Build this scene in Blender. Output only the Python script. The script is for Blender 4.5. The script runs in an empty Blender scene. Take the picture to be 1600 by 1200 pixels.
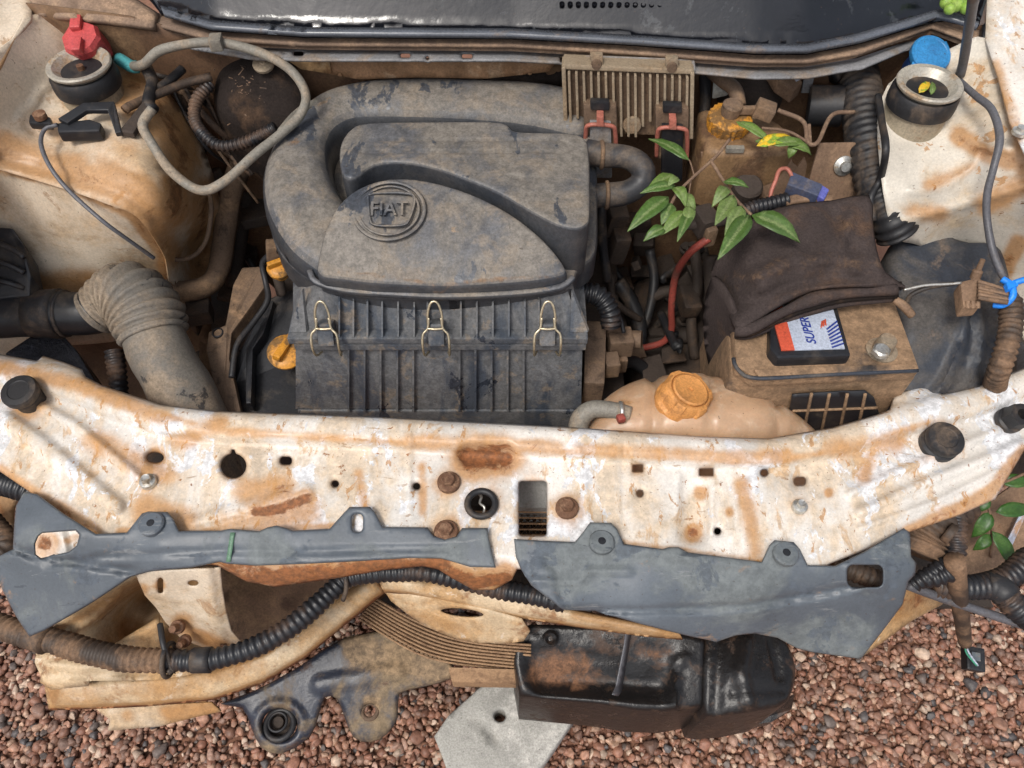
import bpy, bmesh, math, random
import numpy as np
from mathutils import Vector, Matrix, geometry
random.seed(7); rng = np.random.default_rng(7)
S = bpy.context.scene
COL = S.collection
# ---------------------------------------------------------------- camera
F = 1202.0; PIT = math.radians(55); CAM = np.array([0, 0, 1.54])
cd = bpy.data.cameras.new('camera'); cam = bpy.data.objects.new('camera', cd); COL.objects.link(cam)
cam.location = CAM; cam.rotation_euler = (math.pi/2-PIT, 0, 0)
cd.sensor_width = 36; cd.lens = 36*F/1600; cd.clip_start = .02; cd.clip_end = 500
S.camera = cam
# ---------------------------------------------------------------- sky, sun, exposure
SUN_EL, SUN_AZ = math.radians(58), math.radians(-35)      # azimuth measured from -Y (front of the car) towards +X
w = bpy.data.worlds.new('World'); S.world = w; w.use_nodes = True
nt = w.node_tree; bg = nt.nodes['Background']
sk = nt.nodes.new('ShaderNodeTexSky'); sk.sky_type = 'NISHITA'; sk.sun_disc = False
sk.sun_elevation = SUN_EL; sk.air_density = 1.0; sk.dust_density = 4.0; sk.ozone_density = 1.0
hs = nt.nodes.new('ShaderNodeHueSaturation'); hs.inputs['Saturation'].default_value = .45
nt.links.new(sk.outputs[0], hs.inputs['Color']); nt.links.new(hs.outputs[0], bg.inputs[0]); bg.inputs[1].default_value = .15
sd = bpy.data.lights.new('sun', 'SUN'); sun = bpy.data.objects.new('sun', sd); COL.objects.link(sun)
sd.energy = 1.5; sd.angle = math.radians(14); sd.color = (1, .95, .88)
sdir = Vector((math.sin(SUN_AZ)*math.cos(SUN_EL), -math.cos(SUN_AZ)*math.cos(SUN_EL), math.sin(SUN_EL)))
sun.rotation_euler = sdir.to_track_quat('Z', 'Y').to_euler(); sun.location = sdir*5
sk.sun_rotation = math.atan2(sdir.x, sdir.y)
S.view_settings.view_transform = 'Standard'; S.view_settings.look = 'None'
S.view_settings.exposure = .4; S.view_settings.gamma = 1
# ---------------------------------------------------------------- helpers
fw_ = np.array([0, math.cos(PIT), -math.sin(PIT)]); up_ = np.array([0, math.sin(PIT), math.cos(PIT)])
def PN(x, y, z):
    x = np.asarray(x, float); y = np.asarray(y, float); z = np.asarray(z, float)+0*x
    d = fw_[None]+np.stack([(x-800)/F, 0*x, 0*x], 1)+up_[None]*((600-y)/F)[:, None]
    return CAM[None]+d*((z-CAM[2])/d[:, 2])[:, None]
def P(x, y, z): return Vector(PN([x], [y], [z])[0])
def L3(pts): return [P(*p) for p in pts]
def mpp(x, y, z): return float(np.dot(np.array(P(x, y, z))-CAM, fw_)/F)   # metres a pixel
def cr(pts, n=6, closed=False):
    p = np.array([tuple(q) for q in pts], float)
    if len(p) < 3: return np.array([p[0]+(p[-1]-p[0])*t for t in np.linspace(0, 1, n*2)])
    m = len(p); out = []
    for i in range(m if closed else m-1):
        g = (lambda k: p[k % m]) if closed else (lambda k: p[k] if 0 <= k < m else (2*p[0]-p[1] if k < 0 else 2*p[-1]-p[-2]))
        a, b, c, d = g(i-1), g(i), g(i+1), g(i+2)
        for t in np.arange(n)/n:
            out.append(.5*(2*b+(c-a)*t+(2*a-5*b+4*c-d)*t*t+(3*b-a-3*c+d)*t**3))
    if not closed: out.append(p[-1])
    return np.array(out)
def resamp(p, step):
    out = []
    for i in range(len(p)):
        a, b = p[i], p[(i+1) % len(p)]
        k = max(1, int(math.ceil(np.linalg.norm(b-a)/step)))
        for j in range(k): out.append(a+(b-a)*j/k)
    return np.array(out)
def dist(pts, poly, closed=False):
    poly = np.asarray(poly, float); a = poly if closed else poly[:-1]
    b = np.roll(poly, -1, 0) if closed else poly[1:]
    res = np.full(len(pts), 1e9)
    for s, e in zip(a, b):
        v = e-s; t = np.clip(((pts-s)@v)/max(v@v, 1e-12), 0, 1)
        res = np.minimum(res, np.hypot(*(pts-s-t[:, None]*v).T))
    return res
def inside(pts, poly):
    x, y = pts.T; c = np.zeros(len(pts), bool); q = np.roll(poly, -1, 0)
    for (x0, y0), (x1, y1) in zip(poly, q):
        if y0 == y1: continue
        c ^= ((y0 > y) != (y1 > y)) & (x < (x1-x0)*(y-y0)/(y1-y0)+x0)
    return c
def tps(ctrl, k=1.0):
    c = np.array(ctrl, float); X = c[:, :2]*k; n = len(c)
    U = lambda r: np.where(r > 1e-9, r*r*np.log(np.maximum(r, 1e-9)), 0)
    if n < 4:
        A = np.c_[np.ones(n), X]; co = np.linalg.lstsq(A, c[:, 2], rcond=None)[0]
        return lambda x, y: co[0]+co[1]*np.asarray(x)*k+co[2]*np.asarray(y)*k
    K = U(np.linalg.norm(X[:, None]-X[None], axis=2))+np.eye(n)*1e-4
    A = np.zeros((n+3, n+3)); A[:n, :n] = K; A[:n, n:] = np.c_[np.ones(n), X]; A[n:, :n] = A[:n, n:].T
    co = np.linalg.lstsq(A, np.r_[c[:, 2], 0, 0, 0], rcond=None)[0]
    def f(x, y):
        p = np.stack([np.asarray(x), np.asarray(y)], 1)*k
        return U(np.linalg.norm(p[:, None]-X[None], axis=2))@co[:n]+co[n]+p@co[n+1:]
    return f
def tri(outline, holes, step, rings=()):
    loops = [resamp(np.asarray(l, float), step) for l in [outline]+list(holes)]
    o = loops[0]; lo, hi = o.min(0), o.max(0)
    gx, gy = np.meshgrid(np.arange(lo[0]+step/2, hi[0], step), np.arange(lo[1]+step/2, hi[1], step*.9))
    gx[1::2] += step/2
    g = np.stack([gx.ravel(), gy.ravel()], 1); g = g+rng.uniform(-.12, .12, g.shape)*step
    ok = inside(g, o)
    for h in loops[1:]: ok &= ~inside(g, h)
    g = g[ok]
    lim = .55*step+(max(rings) if rings else 0)
    for l in loops: g = g[dist(g, l, True) > lim]
    for off in rings:          # orderly rows of points along rounded rims, so that edges stay crisp
        for li, l in enumerate(loops):
            t = np.roll(l, -1, 0)-np.roll(l, 1, 0); t /= np.linalg.norm(t, axis=1)[:, None]+1e-12; nn = np.stack([-t[:, 1], t[:, 0]], 1)
            for sg_ in (1, -1):
                q = l+nn*off*sg_; k2 = inside(q, o)
                for h in loops[1:]: k2 &= ~inside(q, h)
                q = q[k2]
                for l2 in loops:
                    if len(q): q = q[dist(q, l2, True) > .96*off]
                if len(q): g = np.concatenate([g, q]) if len(g) else q
    pts = np.concatenate(loops+[g]); edges = []; k = 0
    for l in loops:
        n = len(l); edges += [(k+i, k+(i+1) % n) for i in range(n)]; k += n
    v, e, f, *_ = geometry.delaunay_2d_cdt([Vector(p) for p in pts], edges, [], 0, 1e-7)
    v = np.array([tuple(q) for q in v]); f = np.array(f)
    c = v[f].mean(1); ok = inside(c, o)
    for h in loops[1:]: ok &= ~inside(c, h)
    bd = np.full(len(v), 1e9)
    for l in loops: bd = np.minimum(bd, dist(v, l, True))
    return v, f[ok], bd
def put(name, me, mat, parent=None, smooth=True):
    if mat: me.materials.append(mat)
    if smooth: me.polygons.foreach_set('use_smooth', [True]*len(me.polygons))
    o = bpy.data.objects.new(name, me); COL.objects.link(o)
    if parent: o.parent = parent
    return o
def mk(name, v, f, mat, parent=None, smooth=True):
    me = bpy.data.meshes.new(name); me.from_pydata([tuple(map(float, q)) for q in v], [], [tuple(map(int, q)) for q in f]); me.update()
    return put(name, me, mat, parent, smooth)
def frombm(name, bm, mat, parent=None, smooth=False):
    bmesh.ops.recalc_face_normals(bm, faces=bm.faces)
    me = bpy.data.meshes.new(name); bm.to_mesh(me); bm.free(); return put(name, me, mat, parent, smooth)
def attr(o, vals):
    a = o.data.attributes.new('stain', 'FLOAT', 'POINT'); a.data.foreach_set('value', np.asarray(vals, np.float32))
def stainval(pts, stain):
    s = np.zeros(len(pts))
    for ctr, r, v in stain:
        c = np.array(ctr, float).reshape(-1, 2)
        d = dist(pts, c) if len(c) > 1 else np.hypot(*(pts-c[0]).T)
        s = np.maximum(s, v*np.exp(-(d/r)**2))
    return s
def autosmooth(o, ang=40):
    me = o.data; me.update()
    bm = bmesh.new(); bm.from_mesh(me)
    for e in bm.edges:
        if len(e.link_faces) == 2 and e.calc_face_angle(0) > math.radians(ang): e.smooth = False
    bm.to_mesh(me); bm.free()
def sheet(name, outline, z, mat, parent=None, holes=(), step=9, thick=.0025, relief=(), stain=(), smooth=0, edge=None, noise=0):
    """stamped panel: picture outline laid on a height surface z(px,py), given a real thickness"""
    ol = cr(outline, smooth, True) if smooth else np.array(outline, float)
    hs_ = [np.array(h, float) for h in holes]
    v, f, bd = tri(ol, hs_, step, tuple(edge[0]*k for k in (.3, .65, 1.0)) if edge else ())
    zf = z if callable(z) else (tps(z, .001) if isinstance(z, list) else None)
    zz = zf(v[:, 0], v[:, 1]) if zf else np.full(len(v), float(z))
    for pl, wd, h in relief:
        pl = np.array(pl, float).reshape(-1, 2); d = dist(v, pl) if len(pl) > 1 else np.hypot(*(v-pl[0]).T)
        zz = zz+h*np.exp(-(d/wd)**4)
    if edge: zz = zz-edge[1]*np.clip(1-bd/edge[0], 0, 1)**2
    if noise: zz = zz+noise*(np.sin(v[:, 0]*.045+1.3*np.sin(v[:, 1]*.03))*np.sin(v[:, 1]*.052+.7)+.5*np.sin(v[:, 0]*.11+v[:, 1]*.09))
    w3 = PN(v[:, 0], v[:, 1], zz)
    a, b, c = w3[f[:, 0]], w3[f[:, 1]], w3[f[:, 2]]
    nrm = np.cross(b-a, c-a); fl = (nrm*(CAM-a)).sum(1).sum() < 0
    if fl: f = f[:, ::-1]
    o = mk(name, w3, f, mat, parent); attr(o, stainval(v, stain))
    if thick:
        m = o.modifiers.new('thickness', 'SOLIDIFY'); m.thickness = thick; m.offset = -1
    return o
def puff(name, outline, zref, top, zbot, r, mat, parent=None, holes=(), step=.008, relief=(), stain=(), smooth=0, taper=0, inner=True):
    """moulded part: outline unprojected at zref, domed top with rounded shoulders, side walls to zbot"""
    ol = cr(outline, smooth, True) if smooth else np.array(outline, float)
    if isinstance(zref, list):
        zrf = tps(zref, .001); W = lambda q: PN(np.asarray(q, float)[:, 0], np.asarray(q, float)[:, 1], zrf(np.asarray(q, float)[:, 0], np.asarray(q, float)[:, 1]))[:, :2]
    else: W = lambda q: PN(np.asarray(q, float)[:, 0], np.asarray(q, float)[:, 1], zref)[:, :2]
    v, f, bd = tri(W(ol), [W(h) for h in holes], step, tuple(r*k for k in ((.08, .3, .62, 1.0) if r < .02 else (.05, .18, .38, .65, 1.0))))
    if isinstance(top, (int, float)): zz = np.full(len(v), float(top))
    else:
        c = [tuple(P(*q)) for q in top]; zz = tps(c)(v[:, 0], v[:, 1])
    d = np.clip(bd, 0, r); zz = zz-r+np.sqrt(np.maximum(r*r-(r-d)**2, 0))
    for pl, wd, h in relief:
        pl = W(np.array(pl, float).reshape(-1, 2)); dd = dist(v, pl) if len(pl) > 1 else np.hypot(*(v-pl[0]).T)
        zz = zz+h*np.exp(-(dd/wd)**4)
    w3 = np.c_[v, zz]
    a, b, c = w3[f[:, 0]], w3[f[:, 1]], w3[f[:, 2]]
    if np.cross(b-a, c-a)[:, 2].sum() < 0: f = f[:, ::-1]
    cnt = {}
    for t in f.tolist():
        for i in range(3): cnt[(t[i], t[(i+1) % 3])] = 1
    be = [e for e in cnt if (e[1], e[0]) not in cnt]
    ids = sorted({i for e in be for i in e}); mp = {i: len(v)+k for k, i in enumerate(ids)}
    low = w3[ids].copy(); ctr = w3[:, :2].mean(0)
    low[:, :2] += (low[:, :2]-ctr)*taper; low[:, 2] = zbot
    faces = f.tolist()+[(e[1], e[0], mp[e[0]], mp[e[1]]) for e in be]
    o = mk(name, np.r_[w3, low], faces, mat, parent)
    pv = np.r_[v, v[ids]]
    st = []
    for ctr_, rad, val in stain:
        q = W(np.array(ctr_, float).reshape(-1, 2)); st.append((q, rad*.00083, val))
    attr(o, stainval(pv, st)); autosmooth(o, 55)
    return o
def tube(name, pts, r, mat, parent=None, segs=10, corr=None, n=8, world=False, caps=True, flat=1.0, closed=False, step=None):
    p = np.array([tuple(q) for q in pts], float) if world else np.array([tuple(P(*q)) for q in pts])
    rr = np.array(r if hasattr(r, '__len__') else [r]*len(p), float)
    c = cr(np.c_[p, rr], n, closed)
    seg = np.linalg.norm(np.diff(c[:, :3], axis=0), axis=1); s = np.r_[0, np.cumsum(seg)]
    st = step or (corr[0]/4 if corr else max(s[-1]/len(c), float(rr.mean())*.35))
    k = max(3, int(s[-1]/st)); t = np.linspace(0, s[-1], k+1)
    c = np.stack([np.interp(t, s, c[:, i]) for i in range(4)], 1)
    x = c[:, :3]; R = c[:, 3].copy()
    R = R*(1+.025*np.sin(t*97+len(x)))*(1+.02*np.sin(t*41+1.7*len(x)))
    if corr: R = R*(1+corr[1]*1.5*np.array([1, .35, -1, .35])[np.arange(len(R)) % 4])
    tg = np.gradient(x, axis=0); tg /= np.linalg.norm(tg, axis=1)[:, None]+1e-12
    u = np.cross(tg[0], [0, 0, 1.]); u = u if np.linalg.norm(u) > .05 else np.cross(tg[0], [1., 0, 0])
    V = []; a = np.linspace(0, 2*math.pi, segs, endpoint=False)
    for i in range(len(x)):
        u = u-tg[i]*(u@tg[i]); u /= np.linalg.norm(u); b = np.cross(tg[i], u)
        V.append(x[i]+R[i]*(np.cos(a)[:, None]*u+flat*np.sin(a)[:, None]*b))
    V = np.concatenate(V); m = len(x); Fc = []
    for i in range(m-1):
        for j in range(segs):
            q = (j+1) % segs; Fc.append((i*segs+j, i*segs+q, (i+1)*segs+q, (i+1)*segs+j))
    if caps: Fc += [tuple(range(segs))[::-1], tuple((m-1)*segs+j for j in range(segs))]
    o = mk(name, V, Fc, mat, parent)
    bm = bmesh.new(); bm.from_mesh(o.data); bmesh.ops.recalc_face_normals(bm, faces=bm.faces); bm.to_mesh(o.data); bm.free()
    return o
def frame(axis):
    z = Vector(axis).normalized(); x = Vector((1, 0, 0)); x = (x-z*x.dot(z)); x = x.normalized() if x.length > .1 else Vector((0, 1, 0))
    return Matrix((x, z.cross(x), z)).transposed()
def lathe(name, c, prof, mat, parent=None, axis=(0, 0, 1), segs=28, lobes=0, amp=0, sx=1, hexa=()):
    """turned part; prof = (radius, height) pairs; lobes/amp give a fluted grip, hexa = rows made hexagonal"""
    M3 = frame(axis); c = Vector(c); v = []; f = []
    for k, (r, h) in enumerate(prof):
        for j in range(segs):
            a = 2*math.pi*j/segs; q = r
            if lobes and k in (hexa or range(len(prof))): q = r*(1+amp*(1 if math.cos(lobes*a) > .2 else -1))
            elif k in hexa: q = r*math.cos(math.pi/6)/math.cos((a % (math.pi/3))-math.pi/6)
            v.append(c+M3@Vector((q*math.cos(a)*sx, q*math.sin(a), h)))
    n = len(prof)
    for k in range(n-1):
        for j in range(segs):
            q = (j+1) % segs; f.append((k*segs+j, k*segs+q, (k+1)*segs+q, (k+1)*segs+j))
    f.append(tuple(range(segs))[::-1]); f.append(tuple((n-1)*segs+j for j in range(segs)))
    o = mk(name, v, f, mat, parent); autosmooth(o, 35); return o
def bolt(name, x, y, z, r, mat, parent, axis=(0, 0, 1), h=.008):
    c = P(x, y, z); R = r*mpp(x, y, z)
    return lathe(name, c, [(R, -.004), (R, .001), (R*.93, .0022), (R*.62, .003), (R*.6, h), (R*.5, h+.001), (R*.28, h+.0004)], mat, parent, axis, 24, hexa=(3, 4))
def box(name, c, size, mat, parent=None, rot=(0, 0, 0), bev=.002, seg=2):
    bm = bmesh.new(); bmesh.ops.create_cube(bm, size=1)
    bmesh.ops.scale(bm, verts=bm.verts, vec=size)
    if bev: bmesh.ops.bevel(bm, geom=bm.edges[:], offset=min(bev, min(size)*.45), segments=seg, profile=.7, affect='EDGES')
    from mathutils import Euler
    bmesh.ops.transform(bm, matrix=Matrix.Translation(Vector(c))@Euler(rot).to_matrix().to_4x4(), verts=bm.verts)
    return frombm(name, bm, mat, parent)
def prism(name, pts, depth, mat, parent=None, bev=.002, world=False, d=(0, 0, -1), smooth=0):
    """block: a polygon (px,py,z) swept along d by depth, edges bevelled"""
    if smooth: pts = [tuple(q) for q in cr(pts, smooth, True)]
    q = [Vector(p) for p in pts] if world else L3(pts)
    bm = bmesh.new(); vs = [bm.verts.new(p) for p in q]; fc = bm.faces.new(vs)
    ex = bmesh.ops.extrude_face_region(bm, geom=[fc]); nv = [e for e in ex['geom'] if isinstance(e, bmesh.types.BMVert)]
    bmesh.ops.translate(bm, verts=nv, vec=Vector(d)*depth)
    bmesh.ops.recalc_face_normals(bm, faces=bm.faces)
    if bev: bmesh.ops.bevel(bm, geom=[e for e in bm.edges if e.calc_face_angle(0) > .5], offset=bev, segments=2, profile=.7, affect='EDGES', clamp_overlap=True)
    return frombm(name, bm, mat, parent)
def merge(name, objs, mat=None, parent=None):
    """join pieces of one rigid part into one mesh"""
    bm = bmesh.new()
    for o in objs:
        bm.from_mesh(o.data)
    me = bpy.data.meshes.new(name); bm.to_mesh(me); bm.free()
    m = mat or objs[0].data.materials[0]
    sm = [p.use_smooth for o in objs for p in o.data.polygons]
    for o in objs:
        d = o.data; bpy.data.objects.remove(o); bpy.data.meshes.remove(d)
    me.materials.append(m); me.polygons.foreach_set('use_smooth', sm)
    o = bpy.data.objects.new(name, me); COL.objects.link(o); o.parent = parent; return o
def tag(o, label, cat, group=None):
    o['label'] = label; o['category'] = cat
    if group: o['group'] = group
    return o
def thing(name, label, cat, loc=(0, 0, 0), group=None):
    o = bpy.data.objects.new(name, None); COL.objects.link(o); o.empty_display_size = .05
    return tag(o, label, cat, group)
def ellipse(x, y, a, b, n=18, rot=0):
    t = np.linspace(0, 2*math.pi, n, endpoint=False); c, s = math.cos(rot), math.sin(rot)
    return [(x+a*math.cos(q)*c-b*math.sin(q)*s, y+a*math.cos(q)*s+b*math.sin(q)*c) for q in t]
def rrect(x0, y0, x1, y1, r, n=4):
    o = []
    for cx, cy, a0 in ((x1-r, y1-r, 0), (x0+r, y1-r, 90), (x0+r, y0+r, 180), (x1-r, y0+r, 270)):
        for k in range(n+1):
            a = math.radians(a0+90*k/n); o.append((cx+r*math.cos(a), cy+r*math.sin(a)))
    return o
# ---------------------------------------------------------------- materials
def M(name, base, rough=.6, layers=(), stain=None, metal=0, bump=.15, bscale=120, spec=.4, trans=0, wet=None, coat=0, halo=None, grain=.16, settle=False):
    """base colour + noise-edged coats of dirt/dust/rust; stain = coat placed by the 'stain' mesh attribute"""
    m = bpy.data.materials.new(name); m.use_nodes = True; t = m.node_tree; N = t.nodes; Lk = t.links.new
    b = N['Principled BSDF']; tc = N.new('ShaderNodeTexCoord'); co = tc.outputs['Object']
    def noise(sc, det=6, ro=.6, dis=0, off=0, stretch=None):
        n = N.new('ShaderNodeTexNoise'); n.inputs['Scale'].default_value = sc; n.inputs['Detail'].default_value = det
        n.inputs['Roughness'].default_value = ro; n.inputs['Distortion'].default_value = dis
        mp = N.new('ShaderNodeMapping'); mp.inputs['Location'].default_value = (off*3.1, off*1.7, off*.9)
        if stretch: mp.inputs['Scale'].default_value = stretch
        Lk(co, mp.inputs[0]); Lk(mp.outputs[0], n.inputs['Vector'])
        return n.outputs[0]
    def rng_(sock, lo, hi, a=0, c=1):
        r = N.new('ShaderNodeMapRange'); r.interpolation_type = 'SMOOTHSTEP'; Lk(sock, r.inputs[0])
        for k, vv in zip((1, 2, 3, 4), (lo, hi, a, c)): r.inputs[k].default_value = vv
        return r.outputs[0]
    def mth(op, x, y):
        q = N.new('ShaderNodeMath'); q.operation = op
        for i, s in enumerate((x, y)):
            if isinstance(s, (int, float)): q.inputs[i].default_value = s
            else: Lk(s, q.inputs[i])
        return q.outputs[0]
    def mix(f, x, y):
        q = N.new('ShaderNodeMix'); q.data_type = 'RGBA'; Lk(f, q.inputs[0])
        for i, s in ((6, x), (7, y)):
            if isinstance(s, tuple): q.inputs[i].default_value = (*s, 1)
            else: Lk(s, q.inputs[i])
        return q.outputs[2]
    def mixf(f, x, y):
        q = N.new('ShaderNodeMix'); q.data_type = 'FLOAT'; Lk(f, q.inputs[0])
        for i, s in ((2, x), (3, y)):
            if isinstance(s, (int, float)): q.inputs[i].default_value = s
            else: Lk(s, q.inputs[i])
        return q.outputs[0]
    v = noise(9, 5, .6, 0, 9)
    dk = tuple(c*.8 for c in base); lt = tuple(min(1, c*1.15) for c in base)
    col = mix(rng_(v, .3, .7), dk, lt); rg = rough; hh = noise(bscale, 8, .65, 0, 2)
    if settle:      # dust lies on what faces up, steep moulded walls stay bare
        ge = N.new('ShaderNodeNewGeometry'); sx_ = N.new('ShaderNodeSeparateXYZ'); Lk(ge.outputs['True Normal'], sx_.inputs[0])
        sett = rng_(mth('ADD', sx_.outputs[2], mth('MULTIPLY', mth('SUBTRACT', noise(25, 6, .6, 0, 51), .5), .3)), .45, .80, .12, 1)
    for i, ly in enumerate(layers):
        c, sc, lo, hi = ly[:4]; amt = ly[4] if len(ly) > 4 else 1; lr = ly[5] if len(ly) > 5 else .85
        f = rng_(noise(sc, 11, .66, .4, i+1, ly[6] if len(ly) > 6 else None), lo, hi, 0, amt)
        if settle: f = mth('MULTIPLY', f, sett)
        c2 = mix(rng_(noise(sc*4+40, 6, .7, 0, i+20), .35, .65), tuple(k*.72 for k in c), tuple(min(1, k*1.2) for k in c))
        col = mix(f, col, c2); rg = mixf(f, rg, lr)
    if stain:
        at = N.new('ShaderNodeAttribute'); at.attribute_name = 'stain'
        sc = stain[1] if len(stain) > 1 else 35
        f = rng_(mth('ADD', at.outputs['Fac'], mth('MULTIPLY', mth('SUBTRACT', noise(sc, 9, .65, .6, 5), .5), 1.1)), .32, .62, 0, stain[2] if len(stain) > 2 else .9)
        if halo:
            fh = rng_(mth('ADD', at.outputs['Fac'], mth('MULTIPLY', mth('SUBTRACT', noise(sc*.6, 9, .65, .3, 15), .5), .7)), .12, .55, 0, .8)
            fh = mth('MULTIPLY', fh, rng_(at.outputs['Fac'], .01, .12)); col = mix(fh, col, mix(rng_(noise(sc*2, 8, .7, 0, 16), .3, .7), halo, tuple(k*.75 for k in halo)))
            f = rng_(mth('ADD', at.outputs['Fac'], mth('MULTIPLY', mth('SUBTRACT', noise(sc, 10, .7, .6, 5), .5), 1.3)), .62, .86, 0, .9)
        c = stain[0]; c2 = mix(rng_(noise(sc*3, 7, .7, .3, 11), .35, .65), tuple(k*.55 for k in c), tuple(min(1, k*1.35) for k in c))
        f0 = mth('GREATER_THAN', at.outputs['Fac'], .02)
        f = mth('MULTIPLY', f, f0)
        col = mix(f, col, c2); rg = mixf(f, rg, .8)
    if wet:
        f = rng_(noise(wet[0], 5, .55, .3, 31), wet[1], wet[1]+.06); rg = mixf(f, rg, wet[2])
        q = N.new('ShaderNodeMix'); q.data_type = 'RGBA'; q.blend_type = 'MULTIPLY'; Lk(f, q.inputs[0]); Lk(col, q.inputs[6]); q.inputs[7].default_value = (.5, .5, .52, 1); col = q.outputs[2]
    if grain:
        gq = N.new('ShaderNodeMix'); gq.data_type = 'RGBA'; gq.blend_type = 'MULTIPLY'; gq.inputs[0].default_value = 1; Lk(col, gq.inputs[6])
        g1 = rng_(noise(310, 9, .75, 0, 41), .34, .66, 1-grain*1.6, 1+grain); cg = N.new('ShaderNodeCombineColor')
        for i in range(3): Lk(g1, cg.inputs[i])
        Lk(cg.outputs[0], gq.inputs[7]); col = mix(rng_(noise(230, 3, .5, 0, 43), .695, .72, 0, .55), gq.outputs[2], (.045, .028, .018))
    Lk(col, b.inputs['Base Color'])
    if isinstance(rg, (int, float)): b.inputs['Roughness'].default_value = rg
    else: Lk(rg, b.inputs['Roughness'])
    b.inputs['Metallic'].default_value = metal; b.inputs['Specular IOR Level'].default_value = spec
    if trans: b.inputs['Subsurface Weight'].default_value = trans; b.inputs['Subsurface Radius'].default_value = (.02, .01, .006)
    if coat: b.inputs['Coat Weight'].default_value = coat
    bp = N.new('ShaderNodeBump'); bp.inputs['Strength'].default_value = bump; bp.inputs['Distance'].default_value = .004
    Lk(hh, bp.inputs['Height']); Lk(bp.outputs[0], b.inputs['Normal'])
    return m
DUST = (.21, .155, .105); MUD = (.17, .10, .055); RUST = (.20, .07, .022); ORST = (.33, .175, .07)
m_white = M('white_paint_stained', (.63, .595, .545), .34, [((.52, .39, .25), 9, .46, .60, .7, .6, (1.3, .5, 1)), ((.46, .28, .13), 26, .57, .64, .65, .7, (1.5, .6, 1)), ((.64, .65, .67), 16, .545, .56, .85, .3, (1.2, .7, 1)), ((.40, .21, .08), 48, .615, .63, .8, .8, (1.6, .7, 1)), ((.24, .10, .035), 90, .645, .66, .9), ((.30, .20, .12), 33, .655, .665, .7, .7, (.5, 2.2, 1))], (RUST, 45), bump=.16, bscale=70, halo=(.48, .235, .07), grain=.08)
m_apr = M('apron_white_paint', (.58, .535, .46), .36, [((.46, .34, .21), 8, .48, .64, .7), ((.40, .21, .08), 34, .60, .63, .8, .8), ((.16, .07, .03), 90, .655, .67, .9)], ((.20, .085, .03), 32), bump=.15, bscale=60, halo=(.43, .21, .065), grain=.08)
m_cream = M('cream_paint_dirt_and_shade', (.56, .475, .37), .42, [((.42, .29, .165), 8, .42, .62, .8), ((.30, .165, .075), 36, .57, .68, .7), ((.12, .06, .03), 120, .68, .72, .8)], ((.19, .085, .03), 30), bump=.15, bscale=60, halo=(.40, .195, .06), grain=.1)  # dirty cream paint; on the left fender flange it is painted shade
m_cream2 = M('cream_paint_muddy', (.52, .40, .26), .45, [((.40, .235, .10), 9, .42, .60, .85), ((.20, .09, .035), 24, .55, .66, .8), ((.60, .52, .42), 40, .62, .66, .6)], (RUST, 30), bump=.22, bscale=60, halo=(.36, .19, .07), grain=.12)
m_dustpl = M('dusty_black_plastic', (.022, .026, .033), .34, [((.105, .106, .112), 3, .1, .25, .95, .45), ((.18, .16, .135), 12, .38, .56, .85, .7, (1, .7, 1)), ((.235, .19, .142), 22, .50, .62, .55, .8), ((.30, .205, .125), 30, .655, .70, .7), ((.045, .054, .070), 17, .575, .60, .85, .25, (1, .55, .6)), ((.30, .27, .23), 120, .68, .70, .5)], (MUD, 40), bump=.14, bscale=170, settle=True)
m_dkpl = M('dark_dusty_moulding', (.030, .036, .048), .4, [((.085, .075, .066), 12, .45, .60, .8), ((.15, .11, .08), 26, .58, .66, .6)], bump=.12)
m_box = M('streaked_black_plastic', (.050, .060, .076), .34, [((.125, .125, .125), 16, .40, .56, .85, .6, (1.2, .6, .45)), ((.21, .165, .12), 40, .54, .64, .6), ((.024, .030, .042), 15, .575, .592, .9, .22, (1, .6, .6)), ((.28, .25, .21), 130, .67, .70, .5)], (MUD, 40), bump=.1, bscale=150)
m_trim = M('grey_trim_plastic', (.082, .096, .112), .42, [((.15, .165, .16), 8, .47, .58, .6), ((.07, .085, .105), 15, .56, .60, .7), ((.28, .17, .095), 20, .62, .70, .6), ((.19, .20, .205), 40, .60, .63, .55, .5, (.15, 1.2, 1)), ((.04, .048, .06), 52, .64, .66, .7, .4, (.2, 1.5, 1)), ((.02, .024, .03), 45, .70, .73, .6)], bump=.06, bscale=200, grain=.06)
m_rub = M('dusty_black_rubber', (.018, .018, .020), .5, [((.12, .085, .058), 14, .48, .64, .7)], (MUD, 30), bump=.1)
m_blk = M('black_plastic', (.014, .015, .018), .4, [((.07, .055, .042), 16, .52, .68, .6)], (MUD, 30), bump=.1)
m_oil = M('oily_black', (.012, .011, .011), .28, [((.075, .042, .027), 11, .56, .64, .75, .6), ((.05, .03, .02), 40, .55, .62, .7, .6), ((.015, .014, .014), 26, .60, .63, .9, .12)], ((.15, .072, .036), 30), bump=.35, bscale=90)
m_mud = M('muddy_metal', (.13, .085, .055), .75, [((.24, .15, .085), 14, .48, .64, .8), ((.04, .026, .018), 30, .56, .68, .7)], (RUST, 30), bump=.35, bscale=80)
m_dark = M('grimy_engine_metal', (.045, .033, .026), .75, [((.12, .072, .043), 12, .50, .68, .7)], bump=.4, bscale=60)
m_alu = M('dirty_aluminium', (.30, .24, .17), .6, [((.24, .16, .095), 14, .42, .58, .9)], (MUD, 30), metal=.15, bump=.2)
m_steel = M('zinc_steel', (.55, .54, .50), .35, [((.30, .22, .13), 60, .55, .66, .7)], metal=.8, bump=.1)
m_rustb = M('rusty_bolt', (.16, .08, .045), .7, [((.30, .18, .11), 70, .50, .62, .7)], metal=.2, bump=.4, bscale=250)
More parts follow.
